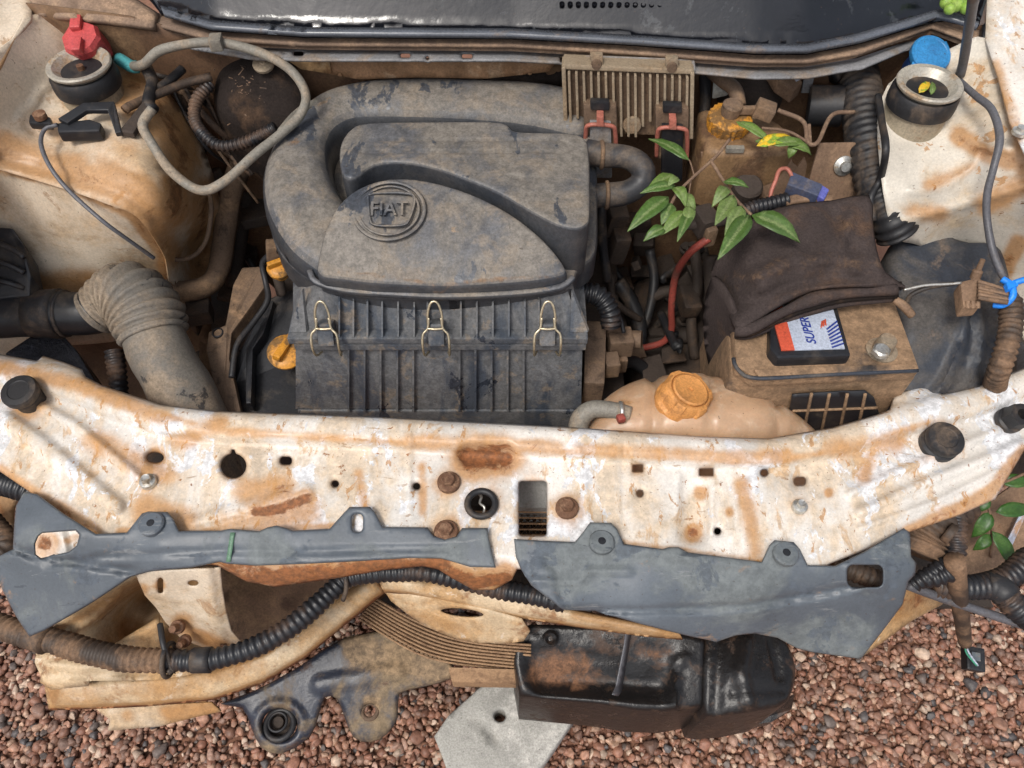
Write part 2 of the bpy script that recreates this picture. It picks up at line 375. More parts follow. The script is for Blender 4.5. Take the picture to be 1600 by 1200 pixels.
m_hose = M('dusty_pale_hose', (.20, .185, .155), .6, [((.30, .23, .16), 18, .48, .62, .7)], (( .05, .045, .04), 30), bump=.15)
m_bellow = M('dusty_grey_hose', (.15, .135, .115), .6, [((.26, .20, .14), 10, .45, .62, .8), ((.03, .03, .033), 25, .62, .65, .85)], bump=.15)
m_corr = M('black_corrugated_conduit', (.016, .017, .020), .38, [((.13, .075, .045), 9, .50, .64, .8)], bump=.1)
m_corb = M('brown_dusty_conduit', (.05, .035, .026), .6, [((.20, .12, .07), 12, .42, .60, .9)], bump=.15)
m_cloth = M('worn_dark_cloth', (.058, .045, .042), .95, [((.115, .068, .043), 9, .48, .66, .8), ((.2, .15, .11), 190, .68, .72, .5)], (((.13, .08, .048)), 60, .6), bump=.5, bscale=220, spec=.1)
m_bat = M('dusty_battery_case', (.035, .032, .032), .55, [((.26, .165, .095), 7, .34, .50, .95)], ((.42, .23, .10), 25), bump=.12)
m_res = M('stained_reservoir_plastic', (.44, .285, .175), .32, [((.35, .19, .095), 8, .47, .66, .7), ((.47, .36, .26), 20, .52, .66, .6)], (ORST, 30), bump=.05, trans=.35, grain=.05)
m_cap = M('orange_cap_plastic', (.52, .235, .07), .5, [((.36, .16, .05), 30, .50, .64, .75)], bump=.08)
m_yel = M('yellow_cap_plastic', (.50, .22, .025), .45, [((.13, .075, .03), 34, .44, .56, .9)], bump=.1)
m_red = M('red_plastic', (.42, .06, .06), .4, [((.35, .04, .03), 25, .5, .7, .6)], bump=.08)
m_blue = M('blue_plastic', (.03, .19, .42), .38, [((.02, .12, .30), 25, .55, .7, .5)], bump=.06)
m_bluez = M('blue_tie_plastic', (.015, .20, .70), .4, bump=.04)
m_glass = M('wet_black_glass', (.006, .007, .010), .06, [((.05, .055, .06), 30, .58, .64, .6, .2)], bump=.12, bscale=45, spec=.6)
m_seal = M('brown_dusty_seal', (.19, .13, .092), .85, [((.32, .215, .14), 20, .45, .62, .8)], bump=.15)
m_rail = M('dusty_cowl_rail', (.20, .20, .205), .6, [((.22, .17, .125), 12, .46, .62, .85), ((.025, .027, .035), 40, .60, .68, .7)], bump=.25, bscale=160)
m_fire = M('mud_stained_firewall', (.12, .065, .035), .7, [((.20, .12, .062), 8, .45, .62, .8), ((.06, .03, .018), 18, .56, .7, .8)], bump=.2)
m_insul = M('sooty_insulation', (.022, .017, .015), .95, [((.10, .06, .036), 12, .50, .68, .7)], bump=.7, bscale=50, spec=.1)
m_rad = M('mud_clogged_radiator', (.27, .165, .09), .75, [((.16, .09, .05), 30, .50, .62, .7)], bump=.3)
m_slab = M('weathered_grey_slab', (.33, .32, .29), .7, [((.48, .46, .42), 12, .50, .62, .8), ((.14, .135, .12), 18, .55, .68, .7)], bump=.3)
m_blub = M('muddy_blue_black_steel', (.025, .030, .045), .35, [((.20, .145, .085), 7, .47, .60, .9), ((.10, .055, .035), 20, .58, .68, .7)], (( .22, .15, .085), 25), bump=.3, bscale=60)
m_wire = M('grey_cable', (.09, .09, .10), .45, [((.16, .12, .09), 30, .52, .66, .7)], bump=.05)
m_redw = M('red_cable', (.26, .055, .04), .5, [((.12, .06, .045), 30, .5, .66, .7)], bump=.05)
m_pink = M('faded_red_clip', (.36, .12, .085), .5, [((.25, .12, .08), 30, .5, .66, .6)], bump=.05)
m_lblw = M('label_white', (.38, .42, .50), .45, [((.45, .24, .10), 22, .54, .64, .85)], bump=.04)
m_lblr = M('label_red', (.50, .08, .04), .45, [((.45, .24, .10), 22, .62, .70, .6)], bump=.04)
m_lblb = M('label_blue', (.02, .04, .22), .45, bump=.02)
VEIN = ((.20, .25, .10), 300, .55)
m_leaf = M('leaf_green', (.10, .16, .035), .42, [((.15, .22, .06), 40, .5, .65, .6), ((.30, .24, .05), 55, .68, .74, .6)], VEIN, bump=.15, bscale=120)
m_leaf2 = M('leaf_dark_green', (.03, .085, .014), .4, [((.07, .14, .03), 40, .5, .65, .6)], bump=.15)
m_leafs = [m_leaf, M('leaf_pale_green', (.13, .19, .055), .45, [((.10, .15, .04), 50, .5, .65, .7), ((.22, .17, .08), 60, .64, .70, .7)], VEIN, bump=.2, bscale=90), M('leaf_deep_green', (.06, .115, .025), .4, [((.11, .17, .05), 45, .5, .65, .7), ((.20, .16, .07), 70, .66, .72, .6)], VEIN, bump=.2, bscale=90)]
m_leafy = M('leaf_yellow', (.55, .36, .02), .45, [((.15, .28, .03), 60, .5, .56, .9)], bump=.15)
m_twig = M('dry_twig', (.16, .10, .065), .8, [((.28, .19, .12), 60, .5, .65, .6)], bump=.2)
m_frt = M('green_fruit', (.22, .38, .06), .35, [((.35, .45, .10), 20, .5, .7, .6)], bump=.03)
m_gold = M('yellow_chromate_wire', (.50, .43, .30), .35, [((.22, .15, .08), 60, .6, .7, .6)], metal=.8, bump=.05)
m_plate = M('brown_coated_bracket', (.17, .105, .065), .7, [((.26, .165, .10), 10, .45, .62, .8), ((.20, .06, .022), 30, .62, .7, .7)], bump=.15)
# ================================================================ ground
gm = M('packed_red_soil', (.20, .095, .06), .9, [((.20, .10, .06), 6, .45, .65, .8)], bump=.4, bscale=30)
g = mk('ground', [(-60, -60, 0), (60, -60, 0), (60, 60, 0), (-60, 60, 0)], [(0, 1, 2, 3)], gm); g['kind'] = 'structure'
def gravel():
    bm = bmesh.new(); bmesh.ops.create_icosphere(bm, subdivisions=2, radius=1); bm.verts.ensure_lookup_table()
    bv = np.array([tuple(v.co) for v in bm.verts]); bf = np.array([[v.index for v in f.verts] for f in bm.faces]); bm.free()
    temps = []; c1 = bmesh.new(); bmesh.ops.create_icosphere(c1, subdivisions=1, radius=1); c1.verts.ensure_lookup_table(); lv = np.array([tuple(v.co) for v in c1.verts]); lf = np.array([[v.index for v in f.verts] for f in c1.faces]); c1.free()
    for k in range(10):
        q = bv.copy()
        for _ in range(11):
            n = rng.normal(size=3); n /= np.linalg.norm(n); d = rng.uniform(.38, .75)
            t = q@n; q = q-np.maximum(t-d, 0)[:, None]*n
        temps.append(q)
    V = []; Fc = []; Cc = []; k = 0
    pal = np.array([(.30, .135, .085), (.36, .18, .115), (.24, .10, .06), (.42, .26, .18), (.20, .11, .08), (.34, .20, .15), (.12, .095, .09), (.50, .38, .30), (.26, .12, .075), (.09, .085, .095)])
    pr = np.array([.17, .18, .12, .11, .09, .12, .06, .07, .05, .03])
    def scatter(x0, x1, y0, y1, s, big, low=False):
        nonlocal k
        for y in np.arange(y0, y1, s):
            for x in np.arange(x0, x1, s):
                r = s*min(1.1, rng.lognormal(-.44, .32))*(1.45 if rng.random() < big else 1)
                T = lv*rng.uniform(.75, 1.1, (len(lv), 1)) if low else temps[rng.integers(10)]; sc = np.array([1, rng.uniform(.65, 1), rng.uniform(.5, .8)])*r
                a = rng.uniform(0, 6.283); b = rng.normal(0, .35); ca, sa, cb, sb = math.cos(a), math.sin(a), math.cos(b), math.sin(b)
                R = np.array([[ca, -sa, 0], [sa, ca, 0], [0, 0, 1]])@np.array([[1, 0, 0], [0, cb, -sb], [0, sb, cb]])
                q = (T*sc)@R.T+np.array([x+rng.uniform(-.45, .45)*s, y+rng.uniform(-.45, .45)*s, r*.30+(0 if low else .004)+rng.uniform(0, .55)*s*.8])
                V.append(q); Fc.append((lf if low else bf)+k); k += len(q)
                c = pal[rng.choice(10, p=pr)]*rng.uniform(.65, 1.15); c = (c*.78+c.mean()*.22)*np.array([1.0, .91, .81]); Cc.append(np.tile(np.r_[np.clip(c, 0, 1), 1], (len(q), 1)))
    scatter(-1.12, 1.32, -.06, .88, .0125, 0, True)
    scatter(-1.12, 1.32, -.06, .88, .0118, .13)
    V = np.concatenate(V); Fc = np.concatenate(Fc); Cc = np.concatenate(Cc)
    me = bpy.data.meshes.new('gravel'); me.vertices.add(len(V)); me.vertices.foreach_set('co', V.ravel())
    me.loops.add(Fc.size); me.loops.foreach_set('vertex_index', Fc.ravel().astype(np.int32))
    me.polygons.add(len(Fc)); me.polygons.foreach_set('loop_start', np.arange(0, Fc.size, 3, dtype=np.int32)); me.update(calc_edges=True)
    a = me.color_attributes.new('tone', 'FLOAT_COLOR', 'POINT'); a.data.foreach_set('color', Cc.astype(np.float32).ravel())
    m = bpy.data.materials.new('red_gravel'); m.use_nodes = True; t = m.node_tree; b = t.nodes['Principled BSDF']
    at = t.nodes.new('ShaderNodeAttribute'); at.attribute_name = 'tone'
    n = t.nodes.new('ShaderNodeTexNoise'); n.inputs['Scale'].default_value = 160; n.inputs['Detail'].default_value = 7
    tc = t.nodes.new('ShaderNodeTexCoord'); t.links.new(tc.outputs['Object'], n.inputs['Vector'])
    mr = t.nodes.new('ShaderNodeMapRange'); mr.inputs[1].default_value = .25; mr.inputs[2].default_value = .75; mr.inputs[3].default_value = .6; mr.inputs[4].default_value = 1.35
    t.links.new(n.outputs[0], mr.inputs[0])
    mx = t.nodes.new('ShaderNodeMix'); mx.data_type = 'RGBA'; mx.blend_type = 'MULTIPLY'; mx.inputs[0].default_value = 1
    t.links.new(at.outputs['Color'], mx.inputs[6]); t.links.new(mr.outputs[0], mx.inputs[7]); t.links.new(mx.outputs[2], b.inputs['Base Color'])
    b.inputs['Roughness'].default_value = .55
    bp = t.nodes.new('ShaderNodeBump'); bp.inputs['Strength'].default_value = .4; bp.inputs['Distance'].default_value = .003
    t.links.new(n.outputs[0], bp.inputs['Height']); t.links.new(bp.outputs[0], b.inputs['Normal'])
    o = put('gravel', me, m, None, False); o['kind'] = 'stuff'
    tag(o, 'loose reddish brown gravel covering the ground under the car front', 'gravel')
gravel()
# ================================================================ car body
car = thing('car', 'white car front with stained paint, its bumper and headlights stripped away', 'car')
RX = [-60, 0, 60, 130, 160, 250, 335, 600, 900, 1100, 1200, 1300, 1370, 1440, 1530, 1600, 1680]
RY = [538, 553, 566, 588, 602, 632, 642, 652, 668, 682, 685, 668, 648, 628, 603, 575, 545]
def beamz(x, y):
    t = y-np.interp(x, RX, RY)
    z = .722-.00007*np.maximum(t, 0)
    z += .016*np.clip(1-np.abs((t-20)/30)**3, 0, 1)
    f = np.clip((x-250)/80, 0, 1)*np.clip((850-x)/60, 0, 1)
    z -= f*np.clip((y-868)/52, 0, 1)**1.4*.045
    return z
bo = [(-60, 538), (0, 553), (58, 564), (68, 556), (100, 566), (128, 577), (134, 589), (160, 602), (250, 632), (335, 642), (600, 652), (900, 668), (1100, 682), (1200, 685), (1300, 668),
      (1370, 648), (1390, 640), (1396, 620), (1408, 612), (1442, 603), (1472, 616), (1530, 603), (1600, 575), (1680, 545), (1680, 640), (1600, 705), (1555, 780), (1500, 805), (1420, 832), (1300, 880), (1270, 897),
      (1000, 890), (850, 886), (808, 890), (800, 906), (772, 922), (740, 922), (705, 903), (685, 890), (660, 885), (600, 891), (530, 903), (430, 917), (385, 909), (340, 884), (260, 880), (200, 850), (150, 834), (70, 785), (0, 737), (-60, 700)]
keyh = ellipse(365, 728, 20, 19, 18)[:13]+[(361, 709), (363, 703), (366, 703), (369, 709)]+ellipse(365, 728, 20, 19, 18)[15:]
bh = [keyh, rrect(438, 714, 456, 726, 5), ellipse(243, 715, 13, 8), ellipse(524, 756, 5.5, 5), ellipse(651, 760, 5.5, 5), ellipse(1000, 771, 5, 5), ellipse(1121, 830, 5, 5), ellipse(1194, 739, 5.5, 5),
      rrect(1241, 746, 1258, 758, 5), rrect(1093, 733, 1114, 743, 1), rrect(989, 727, 1004, 737, 1), rrect(811, 752, 854, 837, 5), ellipse(752, 787, 19, 19), rrect(412, 806, 413.5, 807.5, .5)]
bh = bh[:-1]
ridges = [([(8, 655), (60, 690), (180, 790)], 14, .006), ([(60, 632), (120, 665), (215, 745)], 8, .005), ([(1345, 800), (1450, 752), (1610, 690)], 9, .006), ([(1330, 770), (1430, 725), (1560, 672)], 7, .005), ([(1345, 825), (1460, 785), (1560, 735)], 5, .004),
          ([(733, 711), (787, 711)], 17, -.008), ([(1085, 765), (1085, 826)], 24, -.008), ([(1060, 740), (1060, 800)], 4, .002), ([(1127, 760), (1112, 760), (1112, 830)], 4, .003),
          ([(365, 728)], 40, .003), ([(560, 700), (560, 790)], 34, .002), ([(975, 700), (975, 820)], 6, -.002), ([(243, 715)], 17, -.003), ([(1249, 752)], 17, -.003), ([(330, 690), (430, 700)], 5, -.001), ([(300, 815), (400, 790), (480, 765)], 10, .003), ([(640, 680), (640, 800)], 4, .0015), ([(905, 700), (920, 810)], 4, .0015)]
st = [([(735, 715), (785, 715)], 30, .8), ([(400, 800), (440, 795), (478, 778)], 13, .95), ([(390, 770), (440, 765)], 26, .5), ([(355, 820), (480, 800)], 24, .42), ([(280, 690), (340, 660)], 18, .42), ([(150, 690), (260, 740)], 26, .38), ([(230, 800), (290, 815)], 26, .5),
      ([(45, 628)], 30, .55), ([(340, 890), (430, 905), (600, 886), (690, 884)], 26, .95), ([(700, 895), (740, 912), (790, 900)], 18, .85), ([(701, 753)], 26, .45), ([(886, 793)], 28, .45), ([(697, 830)], 28, .5), ([(752, 787)], 34, .35), ([(1083, 833)], 13, .9), ([(243, 715)], 20, .5),
      ([(640, 690), (760, 695), (870, 700)], 14, .45), ([(900, 700), (1090, 710), (1230, 712)], 12, .42), ([(1466, 690)], 34, .5), ([(1300, 700), (1400, 690)], 20, .4), ([(1420, 830), (1540, 775), (1600, 705)], 12, .55), ([(0, 735), (150, 830)], 12, .5), ([(0, 575), (120, 600), (250, 650)], 16, .42), ([(1160, 760), (1180, 860)], 16, .42), ([(1095, 770)], 10, .6), ([(1140, 800)], 8, .6), ([(1295, 770)], 7, .7), ([(560, 740), (570, 790)], 10, .42), ([(660, 730), (660, 800)], 9, .42), ([(1370, 690), (1350, 745)], 14, .4)]
st = [(c, r*1.15, min(.98, v_*1.22)) for c, r, v_ in st]+[([(160, 622), (335, 672), (600, 690), (900, 706), (1200, 722), (1330, 700), (1450, 660)], 9, .48), ([(365, 728)], 30, .4), ([(447, 720)], 14, .45), ([(832, 752), (832, 838)], 30, .35), ([(1103, 738)], 16, .5), ([(996, 732)], 14, .45), ([(231, 752)], 20, .5), ([(1250, 791)], 18, .4), ([(185, 830), (330, 828), (520, 822)], 8, .5), ([(975, 848), (1190, 876)], 7, .42)]
ridges = [(c, w_, h*1.5) for c, w_, h in ridges]
beam = sheet('radiator_support', bo, beamz, m_white, car, bh, 5.2, .0022, ridges, st, edge=(9, .006))
beam['label'] = 'white radiator support panel with rust stains, holes and rusty bolts'
for x, y, r, mt in ((701, 753, 18, m_rustb), (886, 793, 18, m_rustb), (697, 830, 19, m_rustb), (231, 752, 13, m_steel), (1250, 791, 12, m_steel)):
    zz = float(beamz(np.array([x]), np.array([y]))[0]); bolt('bolt', x, y, zz+.004, r, mt, beam)
lathe('latch_bushing', P(752, 787, .715), [(.0205, -.004), (.0205, .004), (.0185, .006), (.0155, .005), (.0145, -.004)][:5], m_rub, None).data  # replaced below
bpy.data.objects.remove(bpy.data.objects['latch_bushing'])
def ring(name, c, R, r, mat, parent=None, axis=(0, 0, 1), sy=1, segs=28, flat=1):
    M3 = frame(axis); v = []; f = []; k = 10
    for i in range(segs):
        a = 2*math.pi*i/segs
        for j in range(k):
            b = 2*math.pi*j/k; q = R+r*math.cos(b)
            v.append(Vector(c)+M3@Vector((q*math.cos(a), q*math.sin(a)*sy, r*math.sin(b)*flat)))
    for i in range(segs):
        for j in range(k): f.append((i*k+j, ((i+1) % segs)*k+j, ((i+1) % segs)*k+(j+1) % k, i*k+(j+1) % k))
    return mk(name, v, f, mat, parent)
ring('latch_bushing', P(752, 787, .717), .0165, .004, m_rub, beam)
tube('latch_spring', [(746, 770, .700), (752, 776, .704), (750, 786, .704), (757, 793, .704), (755, 804, .698)], .0018, m_steel, beam, 8)
def stop(x, y, zb, r1, r2, h, hexed=False):
    c = P(x, y, zb)
    if hexed: return lathe('hood_stop', c, [(r1, -.004), (r1*1.02, .004), (r2, .006), (r2, h), (r2*.9, h+.001), (r2*.45, h+.001), (r2*.4, h-.012)], m_rub, beam, (.12, -.25, 1), 24, hexa=(2, 3))
    return lathe('hood_stop', c, [(r1, -.004), (r1, .010), (r1*.86, .013), (r1*.86, h*.55), (r2*.95, h*.6), (r2, h*.7), (r2, h*.9), (r2*.93, h), (r2*.6, h+.0008), (r2*.55, h)], m_rub, beam, (0, -.15, 1), 28)
stop(47, 624, .722, .0185, .0225, .027); stop(1463, 697, .715, .023, .0225, .026); stop(1576, 657, .722, .0165, .0155, .024, True)
# strut towers and aprons
aprA = [(-40, 120), (20, 60), (55, 22), (180, 68), (240, 118), (300, 195), (332, 270), (350, 360), (335, 445), (272, 445), (262, 420), (255, 395), (215, 340), (170, 320), (100, 295), (0, 265), (-40, 255)]
zA = [(0, 130, .965), (55, 30, .985), (150, 90, .925), (60, 170, .915), (150, 210, .905), (0, 200, .925), (0, 262, .895), (150, 310, .88), (235, 180, .90), (262, 240, .88), (300, 240, .83), (332, 300, .76), (340, 420, .60), (272, 335, .83), (264, 415, .72), (215, 336, .86), (310, 400, .62), (100, 40, .965)]
stA = [([(160, 260), (240, 300)], 30, .5), ([(180, 150), (240, 200)], 30, .55), ([(0, 235), (120, 270), (220, 310), (255, 390)], 36, .62), ([(250, 160), (285, 240), (270, 330)], 34, .75), ([(210, 130)], 26, .8), ([(320, 300), (310, 420)], 26, .75), ([(60, 200), (200, 230)], 30, .38)]
sheet('inner_apron', aprA, zA, m_cream, car, (), 8, .002, [([(40, 197), (60, 215), (150, 240), (220, 272), (290, 262), (292, 220)], 4, -.003), ([(0, 247), (110, 275), (200, 305), (245, 345)], 8, -.004), ([(30, 185), (75, 130)], 4, .003)], stA, 3)
aprB = [(-40, 246), (0, 258), (100, 287), (170, 312), (217, 333), (258, 390), (268, 425), (262, 455), (205, 525), (100, 540), (-40, 545)]
zB = [(0, 262, .885), (150, 308, .868), (215, 335, .848), (264, 415, .712), (0, 450, .69), (150, 450, .685), (100, 530, .60), (200, 520, .59)]
sheet('wheel_well_wall', aprB, zB, m_cream, car, (), 9, .002, [([(145, 336)], 3, -.002), ([(205, 385)], 3, -.002)], [([(60, 445), (140, 440)], 26, .6), ([(255, 380), (262, 440)], 18, .7), ([(0, 262), (110, 290), (205, 335), (250, 395)], 9, .75)], 3)
sheet('lower_liner', [(-40, 500), (150, 500), (262, 440), (330, 440), (330, 700), (-40, 700)], [(-40, 500, .60), (262, 445, .64), (330, 450, .60), (-40, 690, .40), (330, 690, .38), (150, 600, .48)], m_fire, car, (), 16, .003, [([(60, 540), (200, 620)], 12, .01)])
aprR = [(1372, 180), (1400, 120), (1480, 78), (1545, 60), (1568, 150), (1590, 215), (1640, 300), (1640, 560), (1560, 480), (1480, 420), (1440, 385), (1400, 370), (1380, 300)]
zR = [(1450, 200, .902), (1590, 230, .93), (1550, 100, .965), (1400, 250, .892), (1600, 330, .86), (1480, 340, .835), (1400, 345, .84), (1600, 430, .76), (1500, 410, .74), (1600, 520, .68), (1420, 120, .93)]
stR = [([(1540, 320), (1600, 290)], 22, .6), ([(1590, 380), (1560, 440)], 16, .75), ([(1500, 215), (1540, 240), (1580, 250)], 16, .75), ([(1420, 330), (1470, 335)], 18, .5), ([(1590, 180), (1600, 260)], 20, .6), ([(1450, 290), (1520, 260)], 14, .45)]
sheet('inner_apron', aprR, zR, m_apr, car, (), 8, .002, [([(1412, 345), (1500, 322), (1610, 288)], 6, .006), ([(1420, 300), (1480, 290), (1520, 262), (1530, 235), (1580, 232)], 5, .004)], stR, 3)
sheet('fender_flange', [(-60, -60), (55, -60), (48, 30), (22, 62), (0, 105), (-60, 180)], [(0, 0, 1.0), (45, 30, .99), (0, 100, .98), (-50, 50, 1.0)], m_cream, car, (), 12, .004, (), [([(0, 105), (22, 62)], 10, .5)])  # white flange in dull cream: its shade is put into the colour
sheet('fender_flange', [(1545, -60), (1700, -60), (1700, 330), (1640, 300), (1600, 238), (1578, 190), (1560, 120), (1540, 60)], [(1560, 0, 1.0), (1600, 230, .945), (1680, 200, .97), (1680, 0, 1.01)], m_white, car, (), 12, .004, [([(1600, 20), (1640, 150), (1680, 250)], 9, -.005)], [([(1556, 100), (1590, 215)], 14, .5), ([(1594, 205)], 8, .5)])
lathe('fender_bolt', P(1594, 205, .955), [(.009, -.003), (.009, .001), (.006, .002), (.006, .006), (.003, .006)], m_steel, car, (0, 0, 1), 20, hexa=(2, 3))
def tower(x, y, z, rr, lean, matc):
    root = lathe('strut_tower', P(x+lean[0]*.055*1000*.8, y, z)+Vector((0, 0, -.075)), [(rr*1.25, -.03), (rr*1.22, .0), (rr*1.12, .012), (rr*1.06, .02), (rr*1.02, .055), (rr*.9, .058)], matc, car, (0, 0, 1), 36)
    c = P(x, y, z)
    lathe('rubber_ring', c+Vector((lean[0]*.02, 0, -.034)), [(rr*1.05, .002), (rr*1.13, .004), (rr*1.15, .010), (rr*1.13, .024), (rr*1.06, .028), (rr*.85, .028)], m_rub, root, (0, 0, 1), 36)
    lathe('strut_cup', c, [(rr*.84, -.012), (rr*.98, -.004), (rr*1.08, -.001), (rr*1.10, .002), (rr*1.06, .004), (rr*.90, .003), (rr*.70, -.006), (rr*.52, -.012), (rr*.2, -.013)], M('worn_cup_metal', (.42, .39, .33), .4, [((.36, .23, .12), 26, .48, .62, .8)], metal=.3, bump=.1), root, (0, 0, 1), 36)
    lathe('rod_nut', c+Vector((0, 0, -.014)), [(.008, 0), (.008, .006), (.0045, .007), (.0045, .014), (.002, .014)], m_rustb, root, (0, 0, 1), 18, hexa=(0, 1))
    return root
tower(124, 102, .955, .0375, (-.02, 0), M('tower_collar_metal', (.34, .29, .21), .5, [((.30, .18, .09), 14, .48, .62, .8)], metal=.2, bump=.15))
tower(1452, 132, .955, .0375, (.0, 0), bpy.data.materials['tower_collar_metal'])
for sx in (-1, 1):      # outer wings, just beyond the picture's edges
    pf_ = [(.70, .965), (.735, .968), (.775, .95), (.805, .90), (.822, .80), (.825, .62), (.815, .45)]; ys = np.linspace(.50, 1.45, 9); v = []; f = []
    for i, yy in enumerate(ys):
        for x, z in pf_: v.append((sx*(x-.06*max(0, .72-yy)), yy, z-.10*max(0, .80-yy)))
    n = len(pf_)
    for i in range(8):
        for j in range(n-1): q = (i*n+j, i*n+j+1, (i+1)*n+j+1, (i+1)*n+j); f.append(q if sx < 0 else q[::-1])
    o = mk('wing', v, f, m_white, car); o.modifiers.new('thickness', 'SOLIDIFY').thickness = .003
# cowl, glass, firewall
gl = [(180, -60), (250, 5), (330, 30), (480, 42), (800, 44), (1000, 55), (1180, 68), (1260, 68), (1340, 52), (1420, 28), (1480, 15), (1530, 25), (1560, -60)]
gl = [(x, y+14 if y > 0 else y) for x, y in gl]
gz = lambda x, y: .975+np.maximum(np.interp(x, [q[0] for q in gl[1:-1]], [q[1] for q in gl[1:-1]])-12-y, 0)*.0006
ws = sheet('windscreen', gl, gz, m_glass, car, (), 14, .005)
ws['label'] = 'wet black lower windscreen with raindrops'
sheet('cowl_edge_strip', [(250, 8), (330, 31), (480, 42), (800, 44), (1000, 55), (1180, 68), (1260, 68), (1340, 52), (1420, 28), (1465, 14), (1500, 22), (1530, 34), (1528, 41), (1495, 30), (1465, 23), (1425, 37), (1345, 61), (1262, 77), (1180, 77), (1000, 64), (800, 53), (480, 51), (330, 41), (255, 20)], .990, M('wet_grey_strip', (.10, .11, .13), .25, [((.16, .12, .09), 30, .55, .68, .6)], bump=.05), car, (), 8, .006)
seal = [(160, 5), (240, 18), (330, 44), (480, 53), (800, 55), (1000, 66), (1180, 80), (1262, 80), (1345, 64), (1425, 40), (1465, 26), (1500, 36), (1535, 48), (1532, 76), (1500, 64), (1455, 47), (1430, 55), (1340, 88), (1262, 101), (1180, 101), (1000, 88), (800, 76), (480, 74), (330, 66), (240, 42), (150, 30)]
sheet('cowl_seal', seal, lambda x, y: .972+0*x, m_seal, car, (), 8, .012, (), (), 0, (8, .007))
rail = [(285, 70), (330, 68), (480, 75), (800, 78), (1000, 90), (1180, 103), (1262, 103), (1340, 91), (1430, 60), (1466, 52), (1440, 70), (1350, 108), (1262, 124), (1180, 125), (1000, 108), (800, 97), (480, 97), (400, 95), (300, 78)]
rh = [rrect(459, 81, 474, 87, 2.5), rrect(626, 84, 641, 90, 2.5), rrect(722, 85, 738, 91, 2.5), rrect(876, 90, 890, 97, 2.5), ellipse(668, 91, 2.5, 2.5, 8), ellipse(1056, 101, 5, 3.5, 8)]
sheet('cowl_rail', rail, lambda x, y: .952+0*x, m_rail, car, rh, 7, .003, (), (), 0, (6, .004))
sheet('cowl_end', [(20, -40), (170, -30), (250, 22), (245, 50), (170, 40), (95, 33), (35, 25), (18, 10)], [(30, 0, .995), (150, 0, .995), (240, 40, .975), (100, 30, .985)], m_seal, car, (), 9, .01, [([(70, 0), (80, 30)], 5, -.004), ([(120, 0), (128, 33)], 5, -.004)], (), 0, (8, .008))
sheet('cowl_end', [(1535, 40), (1550, 22), (1575, 15), (1585, 25), (1578, 50), (1562, 68), (1530, 62)], [(1540, 45, .985), (1580, 20, .99), (1560, 65, .975)], m_blk, car, (), 8, .008, (), (), 0, (6, .006))
for i, x in enumerate(np.linspace(878, 1056, 15)):
    lathe('drain_hole_rim', P(x, 7+(x-878)*.012, 1.004), [(.0035, 0), (.0035, .002), (.0022, .002), (.002, -.001)], m_glass, ws, (0, -.3, 1), 12)
sheet('firewall', [(40, 5), (200, 25), (330, 60), (480, 95), (800, 95), (1000, 105), (1200, 122), (1340, 80), (1420, 50), (1540, 40), (1540, 120), (1420, 300), (1300, 420), (900, 470), (450, 470), (300, 330)], lambda x, y: 1.54-.985*np.tan(PIT-np.arctan((600-y)/F)), m_fire, car, (), 18, .002, (), (), 0)
sheet('firewall_patch', [(516, 92), (690, 92), (868, 98), (858, 112), (760, 123), (650, 121), (560, 124), (516, 116)], lambda x, y: 1.54-.965*np.tan(PIT-np.arctan((600-y)/F)), M('tan_mud_film', (.30, .17, .09), .6, [((.20, .11, .055), 12, .45, .62, .8), ((.40, .28, .18), 20, .55, .66, .6)], bump=.15), car, (), 8, .003)
sheet('firewall_patch', [(440, 88), (514, 92), (518, 116), (470, 108)], lambda x, y: 1.54-.963*np.tan(PIT-np.arctan((600-y)/F)), m_cream2, car, (), 8, .003)
# bonnet standing open on its prop rod, hinged at the cowl
bn0, bl, ba = Vector((0, 1.06, 1.04)), .92, math.radians(74)
bv_ = []; bf_ = []
for i in range(9):
    for j in range(13):
        s, u = i/8, j/12-.5; q = bn0+Vector((u*(1.34-.12*s), -math.cos(ba)*bl*s, math.sin(ba)*bl*s+.04*(1-4*u*u)+.02*math.sin(math.pi*s))); bv_.append(q)
for i in range(8):
    for j in range(12): k = i*13+j; bf_.append((k, k+1, k+14, k+13))
bnt = mk('bonnet', bv_, bf_, m_white, car); md = bnt.modifiers.new('thickness', 'SOLIDIFY'); md.thickness = .004
for pts in ([(-.55, .05), (.55, .05)], [(-.5, .9), (.5, .9)], [(-.55, .05), (-.5, .9)], [(.55, .05), (.5, .9)], [(-.5, .9), (.2, .08)], [(.5, .9), (-.2, .08)]):
    (x0, s0), (x1, s1) = pts; W_ = lambda x, s: bn0+Vector((x, -math.cos(ba)*bl*s-.012, math.sin(ba)*bl*s+.03*(1-(x/.67)**2)-.004)); tube('stiffener', [W_(x0+(x1-x0)*t, s0+(s1-s0)*t) for t in (0, .5, 1)], .02, m_cream, bnt, 10, world=True, n=4, flat=.6)
W_ = lambda x, s: bn0+Vector((x, -math.cos(ba)*bl*s-.022, math.sin(ba)*bl*s-.012))
mk('added_dark_pad', [W_(-.5, .08), W_(.5, .08), W_(.46, .88), W_(-.46, .88)], [(0, 1, 2, 3)], m_insul, bnt).modifiers.new('thickness', 'SOLIDIFY').thickness = .01  # unseen dark pad, added to darken what the windscreen reflects
